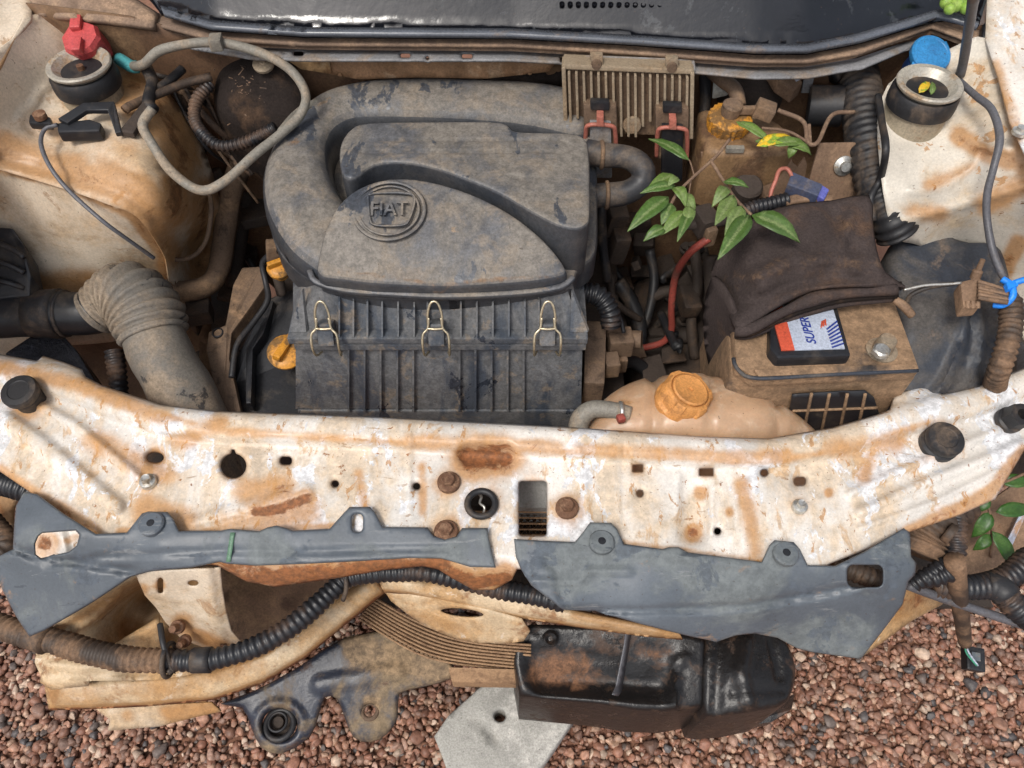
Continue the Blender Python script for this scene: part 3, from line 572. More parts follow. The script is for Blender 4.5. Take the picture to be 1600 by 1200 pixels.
# ================================================================ plastic trim panels on the support
tl = [(25, 790), (38, 768), (58, 772), (100, 803), (150, 834), (198, 832), (222, 802), (232, 799), (262, 800), (272, 812), (280, 829), (345, 829), (360, 826), (405, 830), (418, 824), (432, 821), (448, 825), (458, 829), (515, 826), (533, 806), (546, 792), (578, 792), (586, 800), (598, 823), (668, 824), (678, 837), (695, 842), (713, 838), (722, 825), (762, 825), (764, 842), (775, 887), (735, 886), (715, 880), (690, 873), (640, 872), (560, 877), (480, 881), (400, 884), (355, 881), (343, 878), (300, 887), (235, 893), (205, 901), (150, 938), (122, 955), (70, 985), (46, 995), (26, 965), (5, 925), (-12, 880), (0, 868), (20, 858), (22, 820)]
zl = [(40, 775, .718), (150, 838, .724), (240, 805, .726), (560, 800, .726), (740, 830, .722), (735, 880, .712), (500, 878, .710), (300, 880, .706), (205, 895, .690), (60, 880, .692), (60, 975, .650), (0, 900, .672), (130, 940, .668), (400, 850, .722), (25, 830, .712), (250, 850, .722)]
slot = [(60, 838), (66, 833), (118, 829), (124, 836), (120, 852), (108, 862), (64, 872), (56, 866), (55, 850)]
tp = sheet('plastic_trim_panel', tl, zl, m_trim, None, [slot, rrect(550, 803, 567, 831, 7)], 6, .003, [([(20, 858), (90, 876), (205, 893)], 5, -.007), ([(30, 862), (75, 884), (140, 872), (345, 860), (470, 862), (700, 856)], 4, -.0035), (slot+[slot[0]], 6, .002), ([(365, 830), (356, 880)], 4, .0015)], (), 0, (4, .003))
tp.name = 'plastic_trim'; tag(tp, 'long dark grey plastic trim strip with a wide flap and one hole, green line across it', 'trim panel')
sheet('green_paint_line', [(360, 832), (367, 832), (360, 878), (353, 878)], lambda x, y: tps(zl, .001)(x, y)+.0022, M('green_marker_line', (.09, .17, .11), .5, bump=.05), tp, (), 6, .0006)
tr = [(803, 842), (850, 845), (898, 847), (912, 830), (922, 816), (955, 817), (964, 826), (975, 850), (1035, 858), (1045, 855), (1060, 855), (1075, 863), (1190, 878), (1202, 852), (1210, 844), (1240, 847), (1250, 858), (1262, 883), (1305, 884), (1350, 862), (1412, 825), (1422, 832), (1424, 870), (1432, 880), (1430, 898), (1420, 908), (1410, 945), (1380, 985), (1345, 1030), (1268, 1019), (1245, 1013), (1215, 997), (1180, 990), (1150, 993), (1120, 1003), (1080, 995), (1000, 975), (930, 955), (880, 953), (830, 915), (814, 890), (806, 870)]
zr = [(820, 848, .722), (940, 825, .727), (1225, 855, .727), (1070, 868, .722), (1300, 890, .718), (1415, 835, .722), (850, 915, .702), (890, 948, .690), (1000, 940, .695), (1160, 945, .690), (1300, 925, .694), (1410, 910, .698), (1340, 1025, .615), (1120, 998, .640), (1250, 1005, .622), (930, 955, .682), (1390, 970, .65)]
slr = rrect(1324, 883, 1379, 917, 9)
tq = sheet('plastic_trim_panel', tr, zr, m_trim, None, [slr], 6, .003, [([(885, 953), (1000, 955), (1160, 948), (1290, 926), (1360, 910)], 5, -.007), ([(852, 878), (868, 885), (875, 915), (884, 952)], 7, -.0042), ([(830, 908), (905, 910), (918, 892), (985, 893)], 5, .004), ([(1040, 866), (1075, 873), (1185, 888)], 4, .003), (slr+[slr[0]], 6, .003)], (), 0, (4, .003))
tq.name = 'plastic_trim'; tag(tq, 'wide blue grey plastic trim panel with two screw tabs, scratched and tapering', 'trim panel')
for x, y, pr_, zf in ((238, 820, tp, zl), (940, 848, tq, zr), (1227, 866, tq, zr)):
    zz = float(tps(zf, .001)([x], [y])[0]); c = P(x, y, zz+.001)
    o = lathe('screw', c, [(.0145, -.002), (.0145, .0035), (.0125, .0055), (.0045, .0058), (.004, .002)], m_trim, pr_, (0, 0, 1), 26)
    lathe('screw_socket', c+Vector((0, 0, .0012)), [(.0048, 0), (.0048, .0044), (.002, .0046)], m_blk, o, (0, 0, 1), 12, lobes=6, amp=.18)
# ================================================================ air filter housing
ab = thing('air_filter_housing', 'large dusty black plastic air filter housing with curved intake duct and wire clips', 'air filter')
base = [(906, 212), (930, 235), (934, 330), (931, 395), (905, 420), (896, 440), (880, 452), (700, 462), (560, 458), (495, 443), (440, 400), (420, 340), (430, 262), (500, 195), (700, 170)]
puff('cover_base', base, .835, .838, .795, .008, m_dustpl, ab, smooth=3, step=.012)
sn = [(926, 195), (908, 168), (862, 153), (760, 148), (640, 147), (560, 155), (500, 174), (452, 213), (422, 260), (412, 300), (418, 345), (445, 388), (482, 415), (520, 430), (570, 420), (600, 380), (550, 330), (524, 290), (518, 245), (540, 214), (600, 205), (800, 212), (900, 226), (926, 215)]
puff('intake_duct', sn, .862, [(900, 190, .888), (700, 185, .893), (560, 190, .893), (470, 260, .890), (450, 320, .885), (500, 400, .868), (560, 400, .868)], .81, .030, m_dustpl, ab, smooth=4, step=.006, stain=[([(490, 190)], 20, .5), ([(470, 250)], 14, .5)])
tube('duct_mouth_ring', [(862, 158, .872), (905, 163, .874), (932, 185, .872), (932, 210, .868), (912, 226, .864)], .0075, m_dustpl, ab)
rs = [(531, 255), (534, 228), (550, 207), (580, 198), (700, 196), (778, 197), (795, 203), (806, 211), (850, 213), (890, 214), (912, 221), (920, 240), (922, 300), (922, 338), (918, 352), (900, 360), (870, 354), (830, 334), (780, 306), (730, 285), (680, 268), (630, 259), (585, 263), (556, 282), (538, 280)]
slotl = rrect(562, 226, 887, 244, 8); slotl.append(slotl[0])
puff('resonator', rs, .905, [(560, 220, .912), (900, 230, .912), (910, 350, .909), (620, 262, .911)], .825, .006, m_dustpl, ab, smooth=3, step=.0042, relief=[(slotl, .0022, -.0018), ([(800, 281), (826, 285)], .004, -.0025)])
lb = [(500, 441), (502, 405), (510, 372), (530, 330), (563, 302), (610, 289), (668, 292), (736, 312), (795, 342), (838, 375), (864, 402), (882, 428), (880, 442), (830, 452), (760, 457), (690, 460), (600, 457), (540, 450)]
LZ = [(610, 292, .904), (740, 315, .900), (510, 440, .860), (690, 455, .856), (870, 425, .864), (560, 335, .900), (690, 380, .884), (830, 365, .888)]
lobe = puff('filter_cover', lb, [(x, y, z-.009) for x, y, z in LZ], LZ, .834, .006, m_dustpl, ab, smooth=3, step=.0042, stain=[([(520, 436), (690, 457), (870, 442)], 5, .42), ([(520, 380)], 20, .3)])
def surf_z(o, px, py):
    v = np.array([tuple(q.co) for q in o.data.vertices])-CAM; dz = v@fw_; x = 800+F*v[:, 0]/dz; y = 600-F*(v@up_)/dz
    return float(v[np.argmin((x-px)**2+(y-py)**2), 2]+CAM[2])
bc = P(608, 329, surf_z(lobe, 608, 329)+.001); bn = Vector((0, -.24, 1)).normalized()
ring('badge_ring', bc, .0425, .0026, m_dustpl, lobe, bn, .96, 40, .7)
ring('badge_ring', bc+Vector((0, 0, .0005)), .036, .0016, m_dustpl, lobe, bn, .96, 40, .7)
def text(name, s, c, xdir, ydir, size, ext, mat, parent, shear=0, sx=1):
    cu = bpy.data.curves.new('t', 'FONT'); cu.body = s; cu.size = size; cu.extrude = ext; cu.align_x = 'CENTER'; cu.align_y = 'CENTER'; cu.shear = shear; cu.offset = size*.012
    o = bpy.data.objects.new('t', cu); COL.objects.link(o)
    dg = bpy.context.evaluated_depsgraph_get(); me = bpy.data.meshes.new_from_object(o.evaluated_get(dg))
    bpy.data.objects.remove(o)
    x = Vector(xdir).normalized(); y = Vector(ydir); y = (y-x*y.dot(x)).normalized(); n = x.cross(y)
    me.transform(Matrix.Translation(Vector(c))@Matrix((x*sx, y, n)).transposed().to_4x4())
    me.materials.clear(); return put(name, me, mat, parent, False)
fr_ = [(575, 305), (590, 302), (630, 302), (648, 309), (640, 342), (628, 352), (588, 352), (578, 342)]
tube('badge_shield', [(x, y, bc.z+.001+(329-y)*.00018) for x, y in fr_+[fr_[0]]], .0018, m_dustpl, lobe, 6)
text('badge_letters', 'FIAT', bc+bn*.0026, (1, .03, 0), (0, 1, .24), .028, .0009, m_dustpl, lobe, 0, .82)
tube('cover_lip', [(484, 424, .850), (494, 441, .846), (540, 454, .843), (620, 460, .843), (700, 463, .843), (800, 459, .843), (872, 450, .845), (896, 434, .850)], .0045, m_dustpl, ab, 8)
wall = lambda y: 1.54-y
def ab_pt(px_top, y, z):          # point on the housing, x taken from the seam line
    return Vector(((px_top-800)*(y*math.cos(PIT)+(1.54-z)*math.sin(PIT))/F, y, z))
V8 = [ab_pt(497, .640, .835), ab_pt(885, .640, .835), ab_pt(906, .612, .787), ab_pt(458, .612, .787), ab_pt(497, .80, .835), ab_pt(885, .80, .835), ab_pt(906, .80, .787), ab_pt(458, .80, .787)]
o = mk('upper_shell', V8, [(0, 3, 2, 1), (4, 0, 1, 5), (1, 2, 6, 5), (0, 4, 7, 3), (4, 5, 6, 7)], m_box, ab, False)
for x in (530, 552, 574, 597, 622, 647, 668, 720, 745, 770, 795, 820, 842):
    a = ab_pt(x, .6335, .824); b = ab_pt(x, .6125, .788); c = ab_pt(x, .598, .788); d = ab_pt(x, .625, .824); t = Vector((.0011, 0, 0))
    mk('rib', [a-t, b-t, c-t, d-t, a+t, b+t, c+t, d+t], [(0, 1, 2, 3), (7, 6, 5, 4), (3, 2, 6, 7), (0, 3, 7, 4), (2, 1, 5, 6), (1, 0, 4, 5)], m_box, ab, False)
xl, xr = ab_pt(451, .6, .78).x, ab_pt(918, .6, .78).x
box('seam_flange', ((xl+xr)/2, .68, .7815), (xr-xl, .168, .011), m_box, ab, bev=.002)
box('seam_flange', ((xl+xr)/2+.002, .68, .7680), (xr-xl-.006, .166, .012), m_box, ab, bev=.002)
V8 = [ab_pt(462, .606, .762), ab_pt(910, .606, .762), ab_pt(908, .588, .640), ab_pt(462, .588, .640), ab_pt(462, .80, .762), ab_pt(910, .80, .762), ab_pt(890, .80, .64), ab_pt(470, .80, .64)]
mk('lower_shell', V8, [(0, 3, 2, 1), (4, 0, 1, 5), (1, 2, 6, 5), (0, 4, 7, 3), (3, 7, 6, 2)], m_box, ab, False)
box('lower_step', (ab_pt(683, .585, .62).x, .69, .610), (.388, .21, .056), m_box, ab, bev=.003)
for x in (545, 570, 595, 621, 646, 718, 743, 768, 793, 818):
    a = ab_pt(x, .6045, .761); b = ab_pt(x, .5865, .641); q = Vector((0, -.005, 0)); t = Vector((.0013, 0, 0))
    mk('rib', [a-t, b-t, b+q-t, a+q-t, a+t, b+t, b+q+t, a+q+t], [(0, 1, 2, 3), (7, 6, 5, 4), (3, 2, 6, 7), (0, 3, 7, 4), (2, 1, 5, 6), (1, 0, 4, 5)], m_box, ab, False)
for x in (488, 505):
    pass
for cx in (510, 682, 855):
    X = ab_pt(cx, .6, .79).x
    box('clip_post', (X, .603, .7905), (.020, .018, .030), m_box, ab, (-.5, 0, 0), .003)
    for s in (-1, 1):
        tube('wire_clip', [Vector((X+s*.0075, .604, .818)), Vector((X+s*.0095, .597, .806)), Vector((X+s*.0155, .592, .800)), Vector((X+s*.0165, .584, .785)), Vector((X+s*.0155, .586, .766)), Vector((X+s*.0125, .600, .755))], .0016, m_gold, ab, 8, world=True)
    tube('wire_clip', [Vector((X-.0085, .598, .806)), Vector((X-.0085, .606, .822)), Vector((X-.005, .612, .834)), Vector((X, .614, .837)), Vector((X+.005, .612, .834)), Vector((X+.0085, .606, .822)), Vector((X+.0085, .598, .806))], .0016, m_gold, ab, 8, world=True)
    tube('wire_clip', [Vector((X-.010, .597, .806)), Vector((X, .596, .806)), Vector((X+.010, .597, .806))], .0016, m_gold, ab, 8, world=True)
for s, px_ in ((-1, 475), (1, 892)):
    X = ab_pt(px_, .62, .81).x
    mk('side_gusset', [Vector((X, .636, .832)), Vector((X, .606, .788)), Vector((X+s*.022, .606, .788)), Vector((X+.002, .64, .832)), Vector((X+.002, .61, .788)), Vector((X+s*.022+.002, .61, .788))], [(0, 1, 2), (5, 4, 3), (0, 2, 5, 3), (1, 0, 3, 4), (2, 1, 4, 5)], m_box, ab, False)
# ================================================================ engine, deep in the bay
en = thing('engine', 'grimy brown engine and gearbox deep in the bay under the air filter', 'engine')
prism('added_dark_sheet', [Vector((-.80, .43, .28)), Vector((.80, .43, .28)), Vector((.80, 1.0, .28)), Vector((-.80, 1.0, .28))], .01, m_dark, car, 0, True)  # dark sheet added to cover the lit ground, so the gaps stay dark
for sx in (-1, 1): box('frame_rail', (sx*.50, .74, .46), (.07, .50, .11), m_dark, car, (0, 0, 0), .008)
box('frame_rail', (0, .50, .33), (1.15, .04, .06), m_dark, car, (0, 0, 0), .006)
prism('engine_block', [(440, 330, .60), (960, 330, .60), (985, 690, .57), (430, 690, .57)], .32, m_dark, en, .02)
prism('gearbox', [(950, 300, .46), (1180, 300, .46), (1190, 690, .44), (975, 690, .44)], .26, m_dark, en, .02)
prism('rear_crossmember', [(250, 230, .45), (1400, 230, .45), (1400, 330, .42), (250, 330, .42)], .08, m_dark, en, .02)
puff('gear_case', [(985, 450), (1040, 430), (1110, 450), (1140, 530), (1110, 610), (1030, 630), (980, 580)], .48, .50, .4, .03, m_dark, en, smooth=3, step=.014)
prism('throttle_body', [(915, 500, .70), (948, 502, .70), (945, 600, .68), (912, 598, .68)], .06, m_mud, en, .004)
for x, y, z, a, b, h in ((958, 508, .69, .020, .022, .03), (968, 535, .67, .034, .03, .035), (955, 570, .665, .02, .025, .03), (948, 550, .64, .05, .06, .03)):
    box('sensor_block', P(x, y, z), (a, b, h), m_mud, en, (0, 0, .1), .003)
lathe('sensor_barrel', P(985, 530, .67), [(.016, -.02), (.016, .0), (.013, .002), (.013, .016), (.006, .016)], m_mud, en, (1, -.2, .2), 20)
tube('vacuum_nipple', [(905, 492, .70), (905, 482, .712)], .006, m_mud, en, 12)
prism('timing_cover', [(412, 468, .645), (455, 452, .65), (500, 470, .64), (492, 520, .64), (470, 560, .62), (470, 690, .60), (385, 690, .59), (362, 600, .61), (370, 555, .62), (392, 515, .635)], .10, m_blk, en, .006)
prism('timing_rib', [(418, 470, .655), (428, 470, .655), (412, 520, .648), (395, 545, .642), (392, 630, .63), (384, 630, .63), (384, 545, .642), (405, 512, .648)], .02, m_blk, en, .002)
prism('engine_mount_arm', [(378, 418, .675), (410, 416, .675), (413, 448, .670), (398, 470, .665), (362, 520, .655), (358, 560, .645), (380, 660, .62), (346, 660, .62), (322, 545, .648), (326, 518, .655), (352, 508, .66), (364, 445, .67)], .022, m_mud, en, .003)
lathe('mount_hole', P(340, 520, .657), [(.0085, -.003), (.0085, .001), (.0066, .0014), (.006, -.003)], m_blk, en, (0, -.1, 1), 18)
prism('mount_block', [(310, 530, .62), (345, 545, .62), (352, 650, .60), (310, 640, .60)], .04, m_fire, en, .006)
def dipcap(x, y, z, r, ang):
    o = lathe('oil_cap', P(x, y, z), [(r*.6, -.02), (r*.62, -.004), (r, -.002), (r*1.02, .004), (r*.85, .007), (r*.6, .0085)], m_yel, en, (.1, -.3, 1), 26)
    box('cap_grip', P(x, y, z)+Vector((0, 0, .012)), (r*1.7, r*.45, .012), m_yel, o, (.2, 0, ang), .003)
dipcap(436, 420, .71, .017, .5); dipcap(447, 551, .655, .026, 1.2)
tube('dipstick_tube', [(432, 375, .74), (428, 400, .72), (432, 420, .70), (440, 460, .66)], .008, m_dark, en)
box('sensor_plug', P(427, 392, .73), (.02, .02, .03), m_mud, en, (0, .2, .2), .003)
tube('wire', [(425, 395, .73), (410, 412, .71), (415, 440, .69), (418, 470, .68), (395, 505, .67), (370, 540, .665), (362, 590, .65)], .0045, m_rub, en)
tube('breather_hose', [(438, 385, .74), (460, 395, .735), (490, 415, .73), (520, 440, .73)], .010, m_corr, en, corr=(.006, .12))
for pts, r, m in (([(945, 300, .80), (940, 330, .78), (942, 380, .72), (950, 440, .66)], .007, m_rub), ([(905, 455, .76), (935, 462, .755), (952, 485, .74), (955, 510, .72)], .013, m_corr), ([(930, 470, .74), (965, 490, .72), (975, 520, .70)], .003, m_rub), ([(965, 440, .6), (990, 480, .57), (1000, 520, .54), (990, 560, .52)], .012, m_rub), ([(1015, 390, .62), (1022, 440, .58), (1010, 500, .54), (985, 545, .52)], .008, m_rub), ([(1085, 390, .62), (1090, 440, .6), (1080, 500, .55), (1085, 560, .5)], .009, m_dark), ([(1110, 400, .66), (1112, 450, .62), (1120, 520, .58), (1130, 600, .55)], .012, m_dark), ([(950, 575, .62), (985, 565, .60), (1010, 580, .57), (1015, 600, .55)], .010, m_rub), ([(1015, 465, .56), (1045, 455, .57), (1075, 462, .57), (1082, 480, .55)], .010, m_dark), ([(1040, 530, .5), (1090, 520, .52)], .014, m_dark), ([(955, 430, .62), (960, 470, .6), (1000, 500, .56)], .006, m_dark)):
    tube('engine_hose', pts, r, m, en, corr=(.007, .1) if m is m_corr else None)
for x, y, z, sz in ((962, 345, .70, (.03, .03, .05)), (966, 385, .67, (.026, .03, .06)), (990, 350, .62, (.05, .03, .04)), (1075, 470, .58, (.03, .05, .03)), (640, 560, .52, (.1, .1, .1)), (1150, 640, .52, (.05, .08, .1))):
    box('engine_fitting', P(x, y, z), sz, m_dark, en, (.1, .1, .15), .006)
tag(tube('positive_cable', [(1108, 372, .80), (1078, 395, .77), (1056, 430, .70), (1049, 480, .64), (1049, 515, .59), (1035, 535, .56), (1000, 545, .54)], .0055, m_redw), 'faded red cable looping down into the dark gap beside the battery cloth', 'cable')
for k in range(46):
    if k % 3: x, y, z = rng.uniform(940, 1130), rng.uniform(330, 600), rng.uniform(.50, .60)
    else: x, y, z = rng.uniform(300, 420), rng.uniform(300, 560), rng.uniform(.50, .58)
    c = P(x, y, z); q = k % 4
    if q == 0: lathe('engine_bolt', c, [(.012, -.01), (.012, 0), (.008, .001), (.008, .01), (.003, .01)], m_mud if k % 5 == 0 else m_dark, en, (rng.normal(0, .3), -.3, 1), 14, hexa=(2, 3))
    elif q == 1: box('engine_fitting', c, tuple(rng.uniform(.012, .04, 3)), m_dark, en, tuple(rng.normal(0, .3, 3)), .004)
    elif q == 2: tube('engine_hose', [c, c+Vector(rng.normal(0, .02, 3)), c+Vector(rng.normal(0, .05, 3))], rng.uniform(.003, .008), m_rub, en, 8, world=True)
    else: prism('engine_bracket', [c+Vector((dx*.02, dy*.03, 0)) for dx, dy in ((-1, -1), (1, -.8), (.6, 1), (-.8, .7))], .004, m_mud if k % 7 == 0 else m_dark, en, .001, True)
# dark crawl behind the engine: pipes by the left apron
pl = thing('bulkhead_pipes', 'cluster of brown pipes and brackets in the gap behind the left apron', 'pipes')
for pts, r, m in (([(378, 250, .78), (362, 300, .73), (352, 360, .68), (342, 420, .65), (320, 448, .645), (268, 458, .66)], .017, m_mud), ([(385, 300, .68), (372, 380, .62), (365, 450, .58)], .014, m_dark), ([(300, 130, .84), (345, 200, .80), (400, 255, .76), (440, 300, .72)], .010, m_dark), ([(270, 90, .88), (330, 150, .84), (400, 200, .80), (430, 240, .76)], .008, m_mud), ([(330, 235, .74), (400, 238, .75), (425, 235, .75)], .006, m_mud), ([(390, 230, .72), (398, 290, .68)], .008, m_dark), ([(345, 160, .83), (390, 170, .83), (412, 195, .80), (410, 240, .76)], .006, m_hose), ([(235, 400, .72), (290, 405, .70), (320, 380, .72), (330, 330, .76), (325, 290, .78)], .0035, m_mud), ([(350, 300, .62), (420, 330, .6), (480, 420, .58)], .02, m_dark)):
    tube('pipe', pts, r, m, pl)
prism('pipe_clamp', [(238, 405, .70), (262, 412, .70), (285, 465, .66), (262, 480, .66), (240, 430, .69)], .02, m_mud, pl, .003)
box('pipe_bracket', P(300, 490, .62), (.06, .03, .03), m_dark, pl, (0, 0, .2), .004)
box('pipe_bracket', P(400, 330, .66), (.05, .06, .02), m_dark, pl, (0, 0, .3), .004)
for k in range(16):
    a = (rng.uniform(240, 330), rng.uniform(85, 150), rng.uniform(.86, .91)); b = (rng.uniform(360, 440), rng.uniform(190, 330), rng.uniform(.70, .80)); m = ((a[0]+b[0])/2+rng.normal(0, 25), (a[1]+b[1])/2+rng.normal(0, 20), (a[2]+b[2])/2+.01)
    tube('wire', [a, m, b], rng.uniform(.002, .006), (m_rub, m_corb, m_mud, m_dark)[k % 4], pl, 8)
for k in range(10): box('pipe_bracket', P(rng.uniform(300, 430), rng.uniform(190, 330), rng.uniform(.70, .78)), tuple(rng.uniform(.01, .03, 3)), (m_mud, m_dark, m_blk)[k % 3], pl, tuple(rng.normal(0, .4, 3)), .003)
# ================================================================ intake hose on the left
ih = thing('air_intake_hose', 'dusty grey ribbed intake hose bending down behind the support from a black pipe', 'hose')
tube('inlet_pipe', [(-40, 494, .70), (60, 490, .70), (130, 490, .70), (160, 486, .70)], [.033, .033, .031, .031], m_blk, ih, 20)
tube('pipe_collar', [(52, 490, .70), (95, 490, .70)], [.0345, .0345], m_rub, ih, 20); tube('pipe_collar', [(100, 490, .70), (104, 490, .70)], [.0345, .0345], m_rub, ih, 20)
tube('bellows', [(150, 488, .70), (178, 468, .715), (205, 466, .722), (228, 490, .715), (242, 528, .70)], [.033, .040, .046, .046, .043], m_bellow, ih, 26, corr=(.0118, .075))
tube('elbow', [(236, 515, .705), (252, 555, .69), (280, 605, .67), (312, 670, .63), (330, 760, .58)], [.0425, .0425, .042, .043, .043], m_bellow, ih, 26)
ring('elbow_rim', P(240, 522, .702), .043, .0035, m_bellow, ih, Vector((.35, -.75, -.45)), 1, 32)
tag(tube('ribbed_conduit', [(178, 548, .66), (184, 590, .64), (190, 650, .60)], .0125, m_corr, None, corr=(.008, .08)), 'black ribbed conduit standing behind the support under the grey intake hose', 'conduit')
tag(prism('foam_block', [(5, 552, .655), (80, 503, .665), (118, 545, .655), (152, 600, .64), (100, 590, .64), (40, 570, .65)], .08, M('glittering_black_foam', (.02, .022, .03), .35, [((.10, .11, .14), 140, .60, .66, .8)], bump=1.0, bscale=160), None, .006), 'glittering black foam wedge under the inlet pipe', 'foam')
pf = prism('splash_liner', [(-40, 352, .80), (20, 356, .80), (38, 385, .785), (48, 430, .755), (46, 462, .735), (-40, 470, .735)], .04, m_blk, None, .004)
tag(pf, 'dark ribbed plastic liner against the white wheel well wall', 'liner')
for k in range(3): tube('liner_rib', [(-40, 372+k*28, .797-k*.018), (10, 385+k*28, .790-k*.018), (38, 402+k*24, .782-k*.02)], .004, m_blk, pf, 8)
# ================================================================ hoses and wiring at the left tower
hl = tube('pale_hose', [(190, 95, .93), (205, 103, .93), (225, 100, .945), (255, 77, .965), (330, 66, .975), (400, 80, .97), (452, 108, .955), (477, 145, .935), (470, 178, .915), (440, 208, .905), (400, 240, .895), (350, 284, .88), (312, 297, .875), (268, 268, .89), (236, 222, .915), (223, 195, .93), (238, 170, .94)], .0062, m_hose, None, 12, n=10)
tag(hl, 'long pale rubber hose looping round from firewall to the left tower', 'hose')
tube('taped_end', [(186, 92, .931), (206, 104, .930), (216, 104, .930)], .0085, M('turquoise_sleeve', (.07, .32, .34), .5, bump=.05), hl, 12)
tube('hose_branch', [(440, 206, .905), (462, 180, .90), (490, 163, .895), (530, 160, .88)], .0058, m_hose, hl, 12)
box('hose_clip', P(338, 66, .98), (.016, .02, .016), m_hose, hl, (0, 0, .1), .003)
tag(tube('vacuum_conduit', [(328, 132, .90), (308, 155, .895), (304, 185, .885), (318, 210, .88), (345, 228, .87), (385, 222, .872), (430, 200, .89)], .0075, m_corr, None, corr=(.006, .12)), 'thin black corrugated conduit curling beside the pale hose', 'conduit')
hw = tube('harness_branch', [(330, 120, .91), (290, 130, .912), (245, 148, .915), (205, 165, .92), (195, 172, .92)], .006, m_corb, None)
tag(hw, 'brown taped wiring branch running to the left tower plug', 'wiring')
tube('tape_wrap', [(285, 108, .915), (262, 128, .915), (232, 150, .915), (228, 172, .915)], .006, m_rub, hw); tube('strap', [(228, 105, .93), (238, 128, .92), (232, 160, .918), (240, 172, .915)], .008, m_rub, hw)
sp = thing('sensor_plug_bracket', 'black plastic plug and bracket in front of the left strut tower', 'bracket')
prism('plug_body', [(88, 192, .925), (140, 186, .925), (158, 192, .925), (155, 205, .922), (90, 207, .922)], .015, m_blk, sp, .003)
prism('plug_tail', [(46, 178, .93), (78, 182, .93), (80, 194, .928), (44, 192, .928)], .010, m_blk, sp, .003)
prism('bracket_arm', [(90, 185, .93), (130, 160, .935), (178, 158, .935), (190, 206, .92), (180, 208, .92), (168, 172, .932), (135, 172, .932), (105, 192, .928)], .006, m_blk, sp, .0015)
prism('plate', [(185, 205, .92), (230, 150, .925), (238, 158, .922), (208, 208, .918)], .008, m_dark, sp, .002)
lathe('plug_screw', P(62, 180, .934), [(.008, -.004), (.008, .003), (.004, .004)], m_rustb, sp, (0, 0, 1), 16)
tag(tube('thin_cable', [(90, 195, .925), (70, 202, .922), (64, 225, .915), (78, 260, .905), (108, 298, .885), (160, 345, .862), (205, 378, .825), (240, 403, .785)], .0028, m_wire, None, 8, n=10), 'thin grey cable hanging down the left apron', 'cable')
rc = thing('red_filler_cap', 'red octagonal plastic filler cap beside the left tower', 'cap')
lathe('cap_body', P(128, 62, .965), [(.025, -.03), (.026, -.004), (.027, .0), (.024, .006), (.008, .007)], m_red, rc, (-.1, -.35, 1), 8)
box('cap_grip', P(122, 40, .975), (.014, .022, .018), m_red, rc, (.3, 0, .1), .003); box('cap_grip', P(122, 72, .968), (.012, .022, .012), m_red, rc, (.3, 0, .05), .003)
fb = thing('insulation_lump', 'dark brown debris covered pump hump against the firewall with one round washer', 'insulation')
puff('hump', [(322, 128), (345, 100), (385, 84), (430, 92), (468, 120), (478, 165), (460, 190), (430, 182), (380, 165), (335, 152)], .90, [(340, 125, .90), (400, 100, .925), (460, 150, .905), (400, 160, .90)], .78, .03, m_insul, fb, smooth=3, step=.01)
for k in range(34):
    x, y = rng.normal(385, 22), rng.normal(130, 17)
    box('chaff', P(x, y, .925-abs(y-115)*.0002), (rng.lognormal(-5.7, .5), rng.uniform(.0008, .002), .0008), (m_twig, m_mud, m_corb)[k % 3], fb, (rng.normal(0, .4), rng.normal(0, .4), rng.uniform(0, 3)), 0)
lathe('washer', P(411, 99, .936), [(.014, -.004), (.0145, 0), (.013, .002), (.005, .0022), (.004, .005), (.001, .005)], m_alu, fb, (0, -.3, 1), 24)
for nm, ol, zc in (('soft_insulation', [(420, 82), (470, 92), (520, 115), (600, 128), (680, 134), (700, 150), (560, 152), (470, 128)], [(430, 88, .90), (520, 125, .885), (690, 142, .88), (560, 150, .86)]), ('soft_insulation', [(660, 132), (760, 122), (840, 105), (885, 92), (900, 112), (880, 140), (800, 150), (680, 150)], [(670, 140, .885), (780, 125, .90), (880, 100, .92), (800, 148, .87)])):
    o = sheet(nm, ol, zc, m_insul, None, (), 7, .02, [([(ol[0][0]+30, ol[0][1]+20), (ol[3][0], ol[3][1]+12)], 7, -.006)], (), 3, (9, .012), .002)
    tag(o, 'sooty black soundproofing left of the firewall patch' if ol[0][0] < 500 else 'sooty black soundproofing between the firewall patch and the finned control unit', 'insulation')
# ================================================================ finned control unit
def quad(A, B, C_, D):
    A, B, C_, D = P(*A), P(*B), P(*C_), P(*D); n = (B-A).cross(D-A).normalized()
    if n.dot(Vector(CAM)-A) < 0: n = -n
    return (lambda u, v, h=0: (A*(1-u)+B*u)*(1-v)+(D*(1-u)+C_*u)*v+n*h), n
def qbox(name, q, u0, u1, v0, v1, h0, h1, mat, parent, bev=.0015):
    p = q[0]; return prism(name, [p(u0, v0, h1), p(u1, v0, h1), p(u1, v1, h1), p(u0, v1, h1)], h1-h0, mat, parent, bev, True, tuple(-q[1]))
eq = quad((880, 100, .962), (1082, 108, .962), (1080, 214, .862), (884, 206, .862))
ec = thing('control_unit', 'finned dirty aluminium control unit under the cowl rail with two red clipped plugs', 'control unit')
m_fin = M('dusty_cast_fins', (.31, .245, .17), .55, [((.27, .19, .115), 18, .48, .62, .8)], metal=.1, bump=.2)
qbox('housing', eq, 0, 1, 0, 1, -.02, 0, m_mud, ec, .003); qbox('frame_edge', eq, -.012, .02, 0, .98, -.02, .009, m_fin, ec, .002); qbox('frame_edge', eq, .98, 1.012, 0, .98, -.02, .009, m_fin, ec, .002); qbox('frame_edge', eq, 0, 1, -.03, .035, -.02, .007, m_fin, ec, .002)  # housing coloured darker than its fins, so the gaps between read dark
